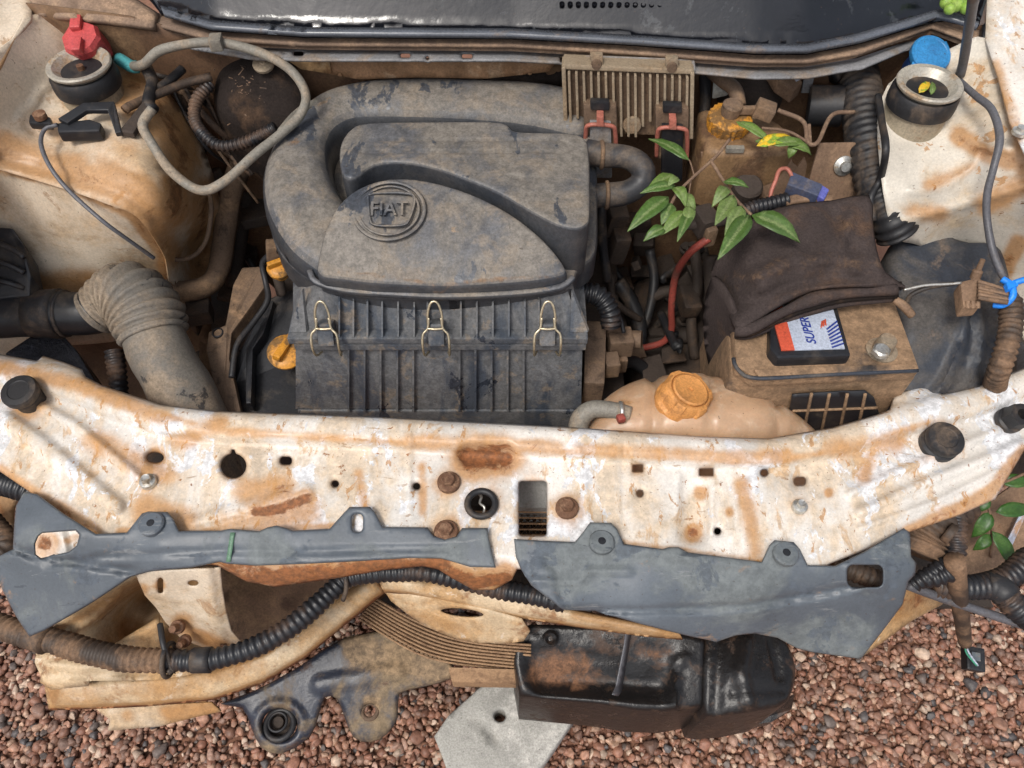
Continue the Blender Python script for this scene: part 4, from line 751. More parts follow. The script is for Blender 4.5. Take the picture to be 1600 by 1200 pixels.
for i in range(17):
    u = .045+i*.057; qbox('fin', eq, u-.010, u+.010, .06, (.97 if .42 < u < .60 else .72 if i % 5 else .8), -.001, .011, m_fin, ec, .001)
for u in (.26, .84): qbox('mount_ear', eq, u-.05, u+.05, -.16, .06, -.006, .004, m_alu, ec, .003); lathe('ear_bolt', eq[0](u, -.04, .004), [(.007, 0), (.006, .004), (.002, .004)], m_mud, ec, tuple(eq[1]), 16)
lathe('boss', eq[0](.53, .80, .006), [(.013, 0), (.012, .004), (.004, .004)], m_alu, ec, tuple(eq[1]), 24)
for u in (.28, .84):
    k = qbox('plug', eq, u-.13, u+.13, .45, 1.25, .002, .02, m_mud, ec, .004); qbox('plug_boot', eq, u-.085, u+.085, .66, 1.55, .018, .028, m_blk if u > .5 else m_rail, k, .004); qbox('plug_top', eq, u-.075, u+.075, .36, .5, .015, .024, m_blk, k, .003)
    pt = eq[0]; tube('plug_clip', [pt(u-.12, 1.2, .020), pt(u-.115, .82, .026), pt(u-.085, .68, .03), pt(u+.085, .68, .03), pt(u+.115, .82, .026), pt(u+.12, 1.2, .020)], .003, m_pink, k, 8, world=True); qbox('clip_tab', eq, u-.028, u+.028, .5, .66, .02, .037, m_pink, k, .002)
tag(prism('mount_plate', [(915, 86, .966), (1085, 92, .966), (1087, 110, .955), (915, 104, .955)], .004, m_rail, None, .001), 'dusty bent steel plate behind the finned control unit', 'plate')
m_elb = M('dusty_rubber_elbow', (.035, .036, .040), .45, [((.13, .10, .075), 14, .44, .60, .8)], bump=.12)
el = tube('elbow_hose', [(915, 236, .86), (940, 242, .86), (980, 246, .858), (1003, 262, .85), (1002, 285, .835), (975, 302, .825), (925, 306, .82)], .0165, m_elb, None, 16)
tag(el, 'thick dusty elbow hose plugged into the right side of the filter cover', 'hose')
ring('hose_clamp', P(940, 242, .86), .017, .003, m_mud, el, (1, 0, 0)); ring('hose_clamp', P(948, 305, .823), .017, .003, m_mud, el, (1, 0, 0))
# ================================================================ brake reservoir and brackets
br = thing('fluid_reservoir', 'small grimy fluid reservoir with dirty yellow cap and brown knob', 'reservoir')
puff('tank', [(1088, 190), (1100, 182), (1165, 182), (1215, 205), (1240, 232), (1225, 250), (1150, 252), (1100, 246)], .86, .875, .78, .01, M('grimy_tank_plastic', (.20, .12, .06), .45, [((.08, .04, .02), 16, .46, .60, .85), ((.36, .26, .15), 12, .56, .68, .7)], bump=.15), br, smooth=2, step=.01)
cpo = lathe('cap', P(1138, 193, .882), [(.027, -.008), (.029, 0), (.029, .012), (.024, .015), (.010, .016)], m_yel, br, (0, -.1, 1), 56, lobes=22, amp=.035, hexa=(0, 1, 2))
lathe('knob', P(1143, 171, .905), [(.012, -.01), (.0135, .0), (.0135, .008), (.010, .011), (.003, .0115)], m_mud, cpo, (0, -.1, 1), 20)
box('knob_arm', P(1172, 172, .905), (.035, .008, .01), m_mud, cpo, (0, 0, .05), .002); box('plug', P(1195, 172, .908), (.026, .024, .018), m_mud, cpo, (0, .2, -.3), .003)
box('level_tab', P(1148, 233, .878), (.024, .007, .008), m_hose, br, (0, 0, 0), .001)
pq = quad((1095, 238, .862), (1245, 238, .862), (1250, 312, .80), (1105, 306, .80))
b1 = prism('bracket_plate', [tuple(pq[0](u, v)) for u, v in ((0, 0), (.93, 0), (.95, .22), (1, .3), (1.08, .1), (1.1, .25), (1.02, 1), (0, 1))], .004, m_plate, None, .001, True, tuple(-pq[1]))
tag(b1, 'brown mud coated steel bracket with two round bolts before the fluid reservoir', 'bracket')
for u in (.34, .82): lathe('bolt', pq[0](u, .16, .001), [(.009, -.002), (.009, .003), (.006, .0045), (.002, .005)], m_alu, b1, tuple(pq[1]), 18)
lathe('round_post', P(1170, 290, .83), [(.02, -.03), (.02, 0), (.017, .003), (.005, .003)], m_dark, b1, (0, -.3, 1), 20)
pq2 = quad((1276, 224, .885), (1366, 222, .885), (1358, 316, .815), (1256, 312, .815))
b2 = prism('bracket_plate', [tuple(pq2[0](u, v)) for u, v in ((.05, 0), (.95, 0), (1, .08), (.97, 1), (0, 1))], .004, m_plate, None, .001, True, tuple(-pq2[1]))
tag(b2, 'flat brown square bracket plate with one large bolt above the battery cloth', 'bracket')
lathe('bolt', pq2[0](.52, .38, .001), [(.013, -.002), (.0135, .002), (.009, .004), (.007, .005), (.0065, .009), (.003, .009)], m_steel, b2, tuple(pq2[1]), 20)
cn = thing('loose_connector', 'dark blue loose electrical connector with a red wire lying above the battery cloth', 'connector')
prism('shell', [(1238, 268, .872), (1286, 288, .872), (1278, 306, .866), (1230, 288, .866)], .016, M('slate_blue_plastic', (.05, .06, .10), .45, [((.14, .11, .09), 40, .5, .65, .5)], bump=.05), cn, .002)
prism('insert', [(1283, 288, .868), (1296, 296, .866), (1288, 312, .860), (1276, 305, .862)], .012, M('violet_blue_insert', (.09, .10, .34), .4, bump=.05), cn, .002)
tube('lead', [(1238, 276, .868), (1230, 264, .872), (1218, 266, .872), (1212, 282, .865), (1205, 300, .855), (1202, 322, .845)], .0028, m_pink, cn, 8)
tag(tube('wiring_conduit', [(1155, 335, .845), (1175, 325, .848), (1205, 318, .85), (1230, 312, .852)], .009, m_corr, None, corr=(.006, .1)), 'short black ribbed conduit running along the back edge of the battery cloth', 'conduit')
tag(merge('wire_bundle', [tube('w', [(1228, 312+k*3, .852), (1260, 306+k*3, .853), (1300, 310+k*2, .852)], .004, m_plate) for k in range(3)]), 'dusty bundle of wires behind the battery cloth', 'wiring')
tc_ = thing('terminal_clamp', 'dark cable clamp beside the red cable under the leaves', 'clamp')
box('clamp_body', P(1100, 345, .81), (.03, .035, .03), m_dark, tc_, (.1, .1, .4), .005); tube('clamp_arm', [(1065, 350, .80), (1100, 350, .81), (1150, 340, .82)], .008, m_dark, tc_); box('clamp_jaw', P(1104, 362, .80), (.016, .03, .03), m_mud, tc_, (0, 0, .3), .003)
# ================================================================ objects by the bulkhead, right
hn = thing('vacuum_can', 'dusty black cylindrical can hanging below the cowl beside the ribbed duct', 'canister')
lathe('can', P(1262, 165, .87), [(.024, 0), (.028, .002), (.028, .045), (.026, .047), (.024, .045), (.021, .044), (.004, .046)], m_rub, hn, (1, -.25, .15), 30)
box('hanger', P(1263, 125, .895), (.014, .003, .035), m_rail, hn, (-.4, 0, 0), .001)
dt = tube('ribbed_duct', [(1335, 105, .90), (1345, 140, .895), (1350, 185, .885), (1358, 240, .87), (1370, 295, .85), (1388, 335, .832), (1402, 365, .81)], [.026, .027, .027, .026, .025, .025, .025], m_rub, None, 20, corr=(.011, .05))
tag(dt, 'thick black ribbed duct running down beside the right tower', 'duct')
tube('duct_top', [(1298, 118, .90), (1320, 100, .91), (1350, 95, .915), (1372, 82, .925)], .014, m_rub, dt, 12)
tag(tube('duct_cable', [(1372, 150, .925), (1378, 190, .925), (1384, 235, .925), (1375, 280, .875), (1360, 310, .86), (1365, 345, .84)], .0048, m_rub, None, 8), 'black cable lying along the ribbed duct', 'cable')
bb = thing('brake_booster', 'dark brake booster dome with brown bracket beneath the cowl rail', 'booster')
lathe('dome', P(1178, 112, .90), [(.055, -.05), (.05, -.02), (.035, 0), (.018, .012), (.006, .014)], m_dark, bb, (-.1, -.5, 1), 28)
lathe('check_valve', P(1180, 108, .917), [(.013, -.004), (.013, .006), (.009, .011), (.002, .012)], M('blue_grey_rubber', (.045, .055, .085), .4, bump=.05), bb, (0, -.5, 1), 18)
prism('booster_bracket', [(1195, 92, .93), (1225, 92, .93), (1255, 128, .905), (1240, 142, .90), (1215, 125, .91)], .02, m_plate, bb, .003)
prism('white_plate', [(1222, 92, .94), (1272, 95, .94), (1268, 112, .93), (1245, 124, .925)], .004, m_lblw, bb, .001); prism('white_plate', [(1118, 92, .925), (1150, 95, .925), (1140, 140, .895), (1114, 146, .89)], .01, M('grey_white_plastic', (.42, .42, .38), .5, [((.3, .2, .12), 20, .5, .65, .7)]), bb, .004)
tag(tube('brown_hose', [(1112, 112, .915), (1128, 125, .915), (1148, 140, .912), (1155, 165, .905)], .0095, m_mud, None, 12), 'short brown hose curving down to the reservoir knob', 'hose')
tag(tube('bulkhead_hose', [(1100, 110, .90), (1102, 160, .87), (1092, 230, .82)], .008, m_rub, None, 10), 'black hose dropping between control unit and fluid reservoir', 'hose')
tw = thing('dry_twig', 'bare dry brown twig caught behind the fluid reservoir', 'twig')
for pts, r in (([(1335, 175, .905), (1300, 180, .905), (1278, 222, .90), (1262, 222, .90), (1255, 190, .905), (1215, 172, .91)], .003), ([(1266, 222, .90), (1264, 195, .905)], .0025), ([(1262, 222, .90), (1230, 205, .90), (1190, 200, .90)], .002)): tube('stem', pts, r, m_twig, tw, 7)
wc = thing('washer_filler', 'bright blue washer fluid filler cap with tab beside the right tower', 'cap')
lathe('cap', P(1453, 86, .955), [(.024, -.008), (.0265, -.004), (.027, .003), (.025, .006), (.022, .006), (.021, .0052), (.006, .006)], m_blue, wc, (.1, -.45, 1), 30)
box('tab', P(1474, 74, .955), (.012, .014, .006), m_blue, wc, (.4, 0, .3), .002); box('hinge', P(1430, 108, .945), (.014, .02, .012), m_blue, wc, (.4, 0, -.4), .003)
tube('filler_neck', [(1448, 96, .945), (1436, 112, .92), (1430, 135, .88)], .023, M('dark_blue_neck', (.01, .04, .14), .4, bump=.05), wc, 18)
tag(tube('prop_rod', [(1500, 118, .945), (1505, 98, .965), (1512, 55, 1.02), (1522, -10, 1.10), (1530, -70, 1.18)], .0058, m_wire, None, 10), 'grey steel bonnet prop rod standing behind the right tower', 'rod')
tag(tube('drain_cable', [(1500, 128, .95), (1525, 150, .96), (1550, 172, .965), (1562, 215, .955), (1553, 260, .935), (1543, 300, .91), (1542, 340, .885), (1552, 395, .86), (1572, 440, .84), (1598, 480, .81), (1630, 520, .79)], .0045, m_wire, None, 10, n=10), 'grey cable sweeping down the right apron to the blue tie', 'cable')
rb = thing('rod_clip', 'black clip and rusty strip by the foot of the prop rod', 'clip')
box('clip', P(1508, 135, .93), (.025, .025, .015), m_blk, rb, (0, 0, .5), .004); prism('strip', [(1505, 165, .918), (1518, 160, .918), (1540, 200, .912), (1528, 208, .912)], .004, m_mud, rb, .001); lathe('apron_bolt', P(1515, 210, .908), [(.008, -.003), (.008, .003), (.003, .004)], m_rustb, rb, (0, 0, 1), 16)
for k, (x, y, r) in enumerate(((1478, 4, .0075), (1494, 8, .0085), (1510, 12, .008), (1484, 14, .007), (1502, 0, .008), (1512, -4, .008), (1490, -6, .008))):
    o = lathe('green_fruit', P(x, y, 1.008), [(r*math.sin(a)+.0002, -r*math.cos(a)) for a in np.linspace(0, math.pi, 11)], m_frt, None, (0, 0, 1), 18); tag(o, 'small round green fruit lying on the cowl corner', 'fruit', 'green fruits on the cowl')
# ================================================================ splash box right of the battery
rbx = puff('resonator_box', [(1385, 400), (1400, 375), (1418, 345), (1440, 333), (1468, 352), (1484, 388), (1545, 395), (1575, 430), (1600, 500), (1600, 590), (1480, 650), (1420, 640), (1430, 560), (1405, 470)], .77, [(1440, 345, .80), (1400, 400, .78), (1540, 410, .785), (1590, 500, .76), (1480, 630, .71), (1470, 500, .765)], .55,   .016, m_dkpl, None, (), .007, [([(1503, 475), (1512, 520), (1505, 560), (1480, 600), (1450, 640)], .007, .010), ([(1527, 480), (1545, 530), (1545, 570), (1525, 620)], .006, .009), (ellipse(1473, 447, 14, 17), .0025, .003), ([(1425, 370), (1450, 385)], .006, -.004)], (), 3)
tag(rbx, 'large dusty black moulded plastic box between the battery and the right apron', 'box')
cb = tube('brown_conduit', [(1578, 470, .82), (1580, 505, .81), (1572, 545, .80), (1558, 588, .765), (1550, 622, .66)], .0125, m_corb, None, 14, corr=(.0075, .08))
tag(cb, 'brown dusty ribbed conduit hanging beside the right apron', 'conduit')
zt = thing('cable_tie', 'bright blue plastic cable tie round the brown wiring', 'cable tie')
tube('loop', [(1552, 476, .83), (1568, 476, .835), (1582, 463, .845), (1580, 446, .85), (1566, 436, .85)], .0042, m_bluez, zt, 8); prism('head', [(1572, 440, .856), (1590, 436, .856), (1592, 446, .854), (1576, 452, .854)], .008, m_bluez, zt, .002); tube('tail', [(1585, 442, .853), (1610, 434, .86)], .0038, m_bluez, zt, 8)
wl = thing('corroded_plug', 'corroded brown wiring plug on a bare wire under the blue tie', 'plug')
prism('plug', [(1500, 440, .835), (1530, 432, .84), (1540, 445, .838), (1532, 478, .83), (1505, 480, .828)], .02, m_plate, wl, .004)
for k in range(6): tube('strand', [(1528, 440+k*5, .84), (1548, 446+k*4.5, .842), (1575, 455+k*3.5, .845)], .003, m_corb if k % 2 else m_plate, wl, 7)
for k in range(3): tube('pin', [(1512+k*8, 470, .832), (1512+k*8, 482, .826)], .0028, m_plate, wl, 7)
lathe('stud', P(1526, 428, .84), [(.006, -.006), (.006, .004), (.0035, .006), (.003, .02), (.001, .02)], m_plate, wl, (0, .3, 1), 14)
tube('bare_wire', [(1412, 453, .825), (1445, 446, .83), (1480, 444, .832), (1502, 442, .834)], .0018, m_steel, wl, 7); tube('black_lead', [(1415, 475, .80), (1425, 460, .812), (1455, 448, .825), (1490, 443, .832)], .003, m_rub, wl, 7)
# ================================================================ battery
bt = thing('battery', 'mud dusted car battery with a white and red top label', 'battery')
ZB = .785
prism('case', [(1142, 585, ZB-.022), (1182, 598, ZB-.022), (1432, 588, ZB-.022), (1395, 470, ZB-.022), (1130, 430, ZB-.022)], .17, m_bat, bt, .006)
prism('lid', [(1150, 572, ZB), (1180, 590, ZB), (1438, 578, ZB), (1398, 470, ZB), (1370, 440, ZB), (1140, 440, ZB)], .02, m_bat, bt, .005)
prism('lid_rail', [(1178, 576, ZB+.004), (1186, 588, ZB+.004), (1436, 576, ZB+.004), (1432, 568, ZB+.004)], .006, m_bat, bt, .002)
lb_ = prism('label_block', [(1203, 545, ZB+.016), (1216, 560, ZB+.016), (1330, 556, ZB+.016), (1308, 478, ZB+.016), (1205, 470, ZB+.016)], .02, m_blk, bt, .004)
lq = quad((1205, 486, ZB+.0175), (1300, 478, ZB+.0175), (1320, 545, ZB+.0175), (1222, 548, ZB+.0175)); LP = lq[0]
qbox('label_white', lq, .0, 1, -.1, 1, -.001, .0006, m_lblw, lb_, 0); qbox('label_red', lq, -.01, .20, -.1, 1.0, -.001, .0010, m_lblr, lb_, 0)
for k in range(7): a = LP(.80, .55+k*.07, .0011); b = LP(1.0, .38+k*.085, .0011); tube('label_line', [a, b], .0012, m_lblb, lb_, 6, world=True)
text('label_text', 'SUPER', LP(.50, .56, .0009), LP(.5, 0)-LP(.52, 1), LP(0, .5)-LP(1, .5), .0158, .0004, m_lblb, lb_, .25, .95); text('label_letter', 'Z', LP(.45, .06, .0009), LP(.5, 0)-LP(.52, 1), LP(0, .5)-LP(1, .5), .022, .0005, m_lblr, lb_, .25)
for k in range(3): tube('label_mark', [LP(.72+k*.04, .50-k*.02, .001), LP(.76+k*.03, .36-k*.02, .001)], .0011, m_lblr, lb_, 6, world=True)
bw = lambda x, y: 1.54-.5425*np.tan(PIT-np.arctan((600-y)/F))
sheet('grille_recess', [(1238, 617), (1300, 613), (1352, 611), (1366, 622), (1378, 660), (1378, 705), (1236, 705), (1234, 640)], bw, m_blk, bt, (), 8, .002)
for k in range(4): tube('grille_bar', [(1268+k*28, 615, float(bw(0, 615))+.001), (1250+k*28, 700, float(bw(0, 700))+.001)], .0022, m_bat, bt, 6)
tube('grille_bar', [(1238, 642, float(bw(0, 642))+.001), (1370, 637, float(bw(0, 637))+.001)], .0022, m_bat, bt, 6)
tube('lid_rim', [(1146, 560, ZB+.001), (1152, 576, ZB+.001), (1182, 591, ZB+.001), (1300, 585, ZB+.001), (1434, 579, ZB+.001)], .0026, m_dkpl, bt, 8)
tm = lathe('terminal', P(1377, 548, ZB), [(.019, 0), (.019, .002), (.0125, .004), (.0115, .012), (.0105, .022), (.009, .024), (.0035, .0235)], m_alu, bt, (0, 0, 1), 26)
lathe('terminal_tip', P(1377, 548, ZB+.022), [(.0112, -.004), (.0112, .002), (.008, .004), (.003, .003)], m_steel, tm, (0, 0, 1), 22, hexa=(0, 1))
for k, (x0, x1) in enumerate(((1242, 1285), (1290, 1330), (1335, 1372))):
    for j in range(2): prism('grille_pocket', [(x0, 612+j*22, .705-j*.03), (x1, 611+j*22, .705-j*.03), (x1-4, 630+j*22, .68-j*.03), (x0-4, 631+j*22, .68-j*.03)], .006, m_blk, bt, .001)
# cloth thrown over the battery
cz = [(1245, 318, .865), (1358, 306, .866), (1300, 380, .862), (1190, 350, .85), (1125, 410, .80), (1175, 430, .842), (1370, 385, .858), (1410, 447, .838), (1300, 448, .842), (1205, 485, .826), (1145, 500, .812), (1115, 470, .76), (1300, 412, .850), (1240, 400, .856)]
cl_ = sheet('battery_cloth', [(1112, 440), (1118, 405), (1150, 365), (1185, 335), (1240, 319), (1300, 313), (1358, 305), (1364, 345), (1370, 390), (1384, 425), (1414, 446), (1402, 450), (1320, 450), (1270, 456), (1225, 476), (1180, 504), (1150, 520), (1135, 480)], cz, m_cloth, None, (), 6, .009, [([(1150, 440), (1240, 408), (1380, 405)], 10, .006), ([(1290, 320), (1340, 400)], 9, -.004), ([(1200, 350), (1250, 395)], 12, .004), ([(1330, 330), (1320, 380)], 8, .004), ([(1150, 480), (1250, 440), (1390, 430)], 8, -.005), ([(1335, 425), (1400, 432)], 7, .006), ([(1160, 400), (1200, 460)], 10, .003)], [([(1140, 440), (1240, 410), (1370, 410)], 26, .42), ([(1320, 350)], 22, .5)], 2, (7, .006),   .0030)
tag(cl_, 'dark worn cloth folded over the top of the battery with frayed edge', 'cloth')
for k, (dy, dz, r) in enumerate(((-3, -.005, .0070), (4, -.015, .0065), (11, -.025, .0065))):
    o = tube('frayed_fold', [(1152, 517+dy*.3, .815+dz), (1172, 516+dy*.5, .820+dz), (1225, 490+dy, .826+dz), (1272, 470+dy, .832+dz), (1325, 461+dy, .834+dz), (1400, 455+dy*.8, .835+dz)], [r*1.3, r, r*.85, r*1.25, r*.9, r*1.1], (m_cloth, m_insul, m_cloth)[k], cl_, 10)
sheet('hanging_side', [(1112, 432), (1140, 470), (1150, 522), (1128, 580), (1108, 575), (1098, 500)], [(1112, 435, .79), (1145, 500, .80), (1128, 575, .68), (1100, 500, .72)], m_cloth, cl_, (), 8, .006, (), (), 2, None, .002)
tag(tube('cloth_tie', [(1398, 468, .812), (1412, 478, .81), (1425, 493, .80)], [.005, .006, .005], m_plate, None, 9), 'short stub of brown cord poking out from the cloth corner', 'cord')
# ================================================================ expansion tank
xt = thing('coolant_tank', 'stained translucent coolant expansion tank with orange screw cap', 'coolant tank')
puff('tank', [(915, 690), (918, 655), (935, 622), (965, 598), (1005, 584), (1018, 588), (1032, 582), (1080, 578), (1120, 586), (1200, 612), (1212, 618), (1255, 636), (1296, 664), (1304, 700)], .70, [(960, 620, .716), (1070, 605, .728), (1070, 650, .738), (1200, 640, .728), (1280, 675, .70), (930, 680, .712), (1100, 690, .735)], .48, .042, m_res, xt, (), .007, [([(1022, 580), (1018, 700)], .006, -.006), ([(1106, 580), (1102, 700)], .004, -.005), ([(1210, 610), (1212, 700)], .006, -.007)], [([(975, 640)], 16, .6), ([(1235, 645), (1255, 652)], 9, .6)], 3)
cpc, cpa = P(1062, 630, .722), Vector((.28, .02, 1)).normalized()
cp = lathe('cap_body', cpc, [(.031, -.008), (.034, -.002), (.034, .004), (.0315, .008), (.0315, .026), (.029, .030), (.0255, .030), (.0245, .027)], m_cap, xt, cpa, 72, lobes=6, amp=.045, hexa=(3, 4, 5))
lathe('cap_disc', cpc+cpa*.029, [(.0235, -.004), (.0235, .002), (.0215, .0035), (.020, .0028), (.0035, .003), (.0026, .0005)], m_cap, cp, cpa, 40)
tank_h = tube('overflow_hose', [(905, 690, .69), (905, 660, .70), (922, 641, .712), (950, 640, .716), (985, 648, .715)], [.013, .013, .0125, .0115, .0105], m_hose, xt, 14)
ring('hose_clamp', P(970, 645, .716), .0125, .003, m_steel, xt, (1, -.1, 0)); box('clamp_screw', P(970, 654, .728), (.010, .010, .010), m_redw, xt, (0, 0, .3), .003)
tube('tank_spout', [(978, 647, .715), (1000, 650, .712)], .007, m_res, xt, 12)
# ================================================================ leafy sprig lying over the bay
def leaf(name, base, tip, wpx, z0, z1, parent, mat=m_leaf, curl=.006, n=7):
    a, b = P(*base, z0), P(*tip, z1); ax = b-a; Ln = ax.length; ax.normalize(); up = Vector((0, -.25, 1)); sd = ax.cross(up).normalized(); up = sd.cross(ax).normalized()
    W = wpx*mpp(*base, z0)*.5; v = []; f = []
    for i in range(n+1):
        t = i/n; wd = W*(math.sin(math.pi*min(1, t**.8))**.85)*(1-.25*t)+.0003; c = a+ax*Ln*t+up*(curl*math.sin(math.pi*t)); fold = wd*.22
        for s in (-1, -.5, 0, .5, 1): v.append(c+sd*wd*s+up*(abs(s)*fold+.0008*math.sin(i*2.1+s*3)))
    for i in range(n):
        for j in range(4): k = i*5+j; f.append((k, k+1, k+6, k+5))
    o = mk(name, v, f, mat, parent); attr(o, [.75 if i % 5 == 2 else 0 for i in range(len(v))]); md = o.modifiers.new('thickness', 'SOLIDIFY'); md.thickness = .0004; return o
sg = thing('leafy_sprig', 'green leafy sprig lying across the bay above the battery cloth', 'sprig')
tube('stem', [(1140, 218, .905), (1118, 245, .90), (1085, 275, .895), (1060, 300, .89), (1045, 325, .885)], .0022, m_twig, sg, 6); tube('stem', [(1110, 250, .90), (1132, 285, .895), (1150, 312, .89), (1174, 336, .89)], .0022, m_twig, sg, 6); tube('stem', [(1085, 275, .895), (1078, 252, .895), (1072, 248, .895)], .001, m_twig, sg, 6); tube('stem', [(1080, 280, .892), (1072, 330, .885)], .001, m_twig, sg, 6)
for b_, t_, w_, z0, z1 in (((1076, 250), (1013, 217), 17, .895, .885), ((1052, 273), (1010, 298), 17, .892, .885), ((1055, 290), (1000, 302), 19, .89, .885), ((1045, 308), (980, 362), 28, .887, .88), ((1052, 292), (1072, 325), 18, .888, .882), ((1060, 278), (1042, 292), 14, .893, .892), ((1050, 318), (1033, 352), 22, .884, .88), ((1072, 330), (1032, 368), 24, .885, .876), ((1078, 322), (1070, 362), 18, .884, .874), ((1078, 330), (1058, 378), 16, .88, .872), ((1040, 355), (1005, 377), 18, .878, .872), ((1065, 300), (1084, 340), 16, .884, .87), ((1130, 284), (1170, 293), 15, .896, .90), ((1137, 293), (1112, 324), 18, .893, .886), ((1147, 305), (1117, 352), 24, .892, .884), ((1160, 322), (1132, 368), 22, .89, .882), ((1172, 336), (1121, 406), 32, .89, .884), ((1174, 336), (1250, 379), 32, .89, .876)):
    leaf('leaf', b_, t_, w_*rng.uniform(1.0, 1.25), z0+.006, z1+.006+rng.normal(0, .003), sg, m_leafs[rng.integers(3)], rng.uniform(.002, .010))
sg2 = thing('yellowing_leaf_cluster', 'curled yellow and green leaves lying on the fluid reservoir', 'leaves')
leaf('leaf', (1150, 190), (1208, 228), 18, .912, .905, sg2); leaf('leaf', (1182, 228), (1242, 216), 22, .905, .905, sg2, m_leafy); leaf('leaf', (1205, 226), (1262, 226), 20, .908, .90, sg2); leaf('leaf', (1232, 226), (1268, 242), 18, .905, .895, sg2); leaf('leaf', (1240, 224), (1232, 248), 16, .905, .89, sg2); leaf('leaf', (1180, 220), (1200, 232), 14, .903, .9, sg2)
cu = thing('cup_leaves', 'yellow and green leaf scraps lying in the right strut cup', 'leaves')
leaf('leaf', (1436, 145), (1452, 128), 14, .957, .962, cu, m_leafy, .003); leaf('leaf', (1455, 148), (1456, 128), 10, .957, .962, cu, m_leaf, .003)
# ================================================================ crushed front end below the support
bar = thing('bumper_bar', 'bent cream bumper bar with kinked middle and crumpled muddy end', 'bumper bar')
up1 = [(66, 1050), (150, 1056), (260, 1052), (340, 1040), (410, 1016), (470, 975), (530, 930), (585, 896)]; dn1 = [(602, 926), (540, 976), (480, 1026), (415, 1066), (335, 1094), (230, 1104), (150, 1108), (76, 1110)]
zb1 = [(70, 1052, .50), (76, 1108, .475), (260, 1055, .50), (235, 1102, .475), (470, 978, .515), (480, 1024, .495), (590, 900, .535), (600, 924, .52)]
sheet('bar', up1+dn1, zb1, m_cream2, bar, (), 5, .002, [([(150, 1106), (235, 1102), (335, 1091), (415, 1063), (480, 1022), (540, 973), (600, 924)], 4, -.004), ([(76, 1082), (150, 1080), (250, 1072), (330, 1064)], 12, .003)], [([(80, 1085), (230, 1080), (400, 1040)], 22, .35), (dn1, 7, .9), ([(330, 1050), (420, 1015), (500, 955)], 9, .7), ([(100, 1095), (200, 1100)], 10, .4)], 0, (13, .016), .0012)
up2 = [(583, 898), (640, 902), (720, 912), (800, 930), (900, 952), (1000, 972), (1062, 986)]; dn2 = [(1066, 1000), (1000, 994), (900, 980), (800, 964), (700, 944), (640, 930), (600, 926)]
zb2 = [(585, 900, .535), (600, 924, .52), (800, 932, .535), (800, 962, .515), (1060, 988, .53), (1060, 1000, .515)]
sheet('bar', up2+dn2, zb2, m_cream2, bar, (), 5, .002, [([(605, 924), (700, 941), (800, 960), (900, 976), (1000, 990), (1062, 997)], 3, -.004)], [(dn2, 5, .8), ([(900, 960), (1060, 990)], 14, .55)], 0, (12, .014), .001)
sheet('crumpled_end', [(58, 1003), (90, 975), (150, 938), (215, 897), (335, 886), (346, 960), (330, 1000), (345, 1046), (250, 1062), (150, 1064), (66, 1062), (54, 1035)], [(215, 899, .62), (335, 888, .60), (170, 930, .61), (100, 972, .575), (62, 1003, .55), (200, 985, .46), (235, 935, .44), (250, 970, .50), (120, 1020, .53), (66, 1058, .51), (250, 1060, .50), (330, 1040, .49), (330, 960, .46), (170, 1030, .525)], m_cream2, bar, (), 6, .002, [([(95, 1005), (150, 965), (190, 925)], 6, .012), ([(75, 1040), (150, 1042), (250, 1035)], 8, .008), ([(60, 1020), (110, 1000)], 5, .008)], [([(230, 925), (280, 915)], 30, .7), ([(120, 960), (180, 930)], 20, .4), ([(200, 980), (250, 1000)], 22, .6)], 0, None, .003)
sheet('folded_tab', [(168, 1012), (248, 964), (252, 1018), (310, 1036), (145, 1036)], [(168, 1012, .54), (248, 966, .56), (300, 1034, .52), (150, 1034, .52)], m_cream2, bar, (), 8, .002, [([(180, 1015), (245, 975)], 6, .005)])
sheet('folded_tab', [(66, 1046), (142, 1048), (138, 1072), (80, 1078), (62, 1066)], [(66, 1046, .52), (142, 1048, .52), (80, 1078, .50)], m_cream2, bar, (), 8, .002, [([(70, 1062), (138, 1060)], 5, .006)])
bk = sheet('headlight_bracket', [(210, 893), (345, 886), (348, 920), (354, 955), (362, 985), (378, 1004), (350, 1017), (322, 1013), (285, 1000), (258, 972), (244, 950), (226, 930)], [(280, 888, .69), (215, 895, .68), (345, 888, .69), (230, 930, .64), (350, 1012, .535), (260, 970, .575), (330, 960, .61)], m_cream, car, [rrect(247, 903, 255, 927, 4), ellipse(302, 911, 8, 4)], 6, .003, [([(322, 895), (330, 950), (345, 1008)], 12, .008), ([(240, 945), (290, 985)], 12, -.006)], [([(300, 990), (350, 1010)], 14, .6), ([(250, 915)], 10, .7), ([(285, 975)], 22, .6), ([(225, 920)], 12, .5)], 0, (5, .003))
bolt('bolt', 277, 980, .585, 11, m_rustb, bk, (0, -.5, 1), .014); bolt('bolt', 288, 1002, .570, 10, m_rustb, bk, (0, -.7, 1), .014)
tube('stud', [(349, 1005, .55), (350, 1024, .54)], .0048, m_rustb, bk, 10)
sheet('dark_brown_sheet', [(340, 886), (560, 886), (640, 905), (560, 960), (480, 1000), (400, 1030), (370, 1015), (352, 960)], [(340, 890, .40), (560, 890, .40), (480, 1000, .34), (640, 905, .42)], m_fire, car, (), 14, .003, [([(360, 925), (460, 945)], 4, .005)])  # dark brown sheet closing the gap behind the bracket
sheet('support_web', [(600, 922), (700, 940), (815, 968), (818, 1002), (745, 1004), (690, 990), (640, 962)], [(600, 925, .50), (815, 970, .50), (690, 990, .455), (815, 1002, .46)], m_cream2, bar, [ellipse(722, 958, 34, 7, 18, .1)], 7, .003, (), [([(640, 960), (720, 985)], 12, .4)], 2)
hb = thing('front_harness', 'long black ribbed wiring harness drooping across the crushed front', 'harness')
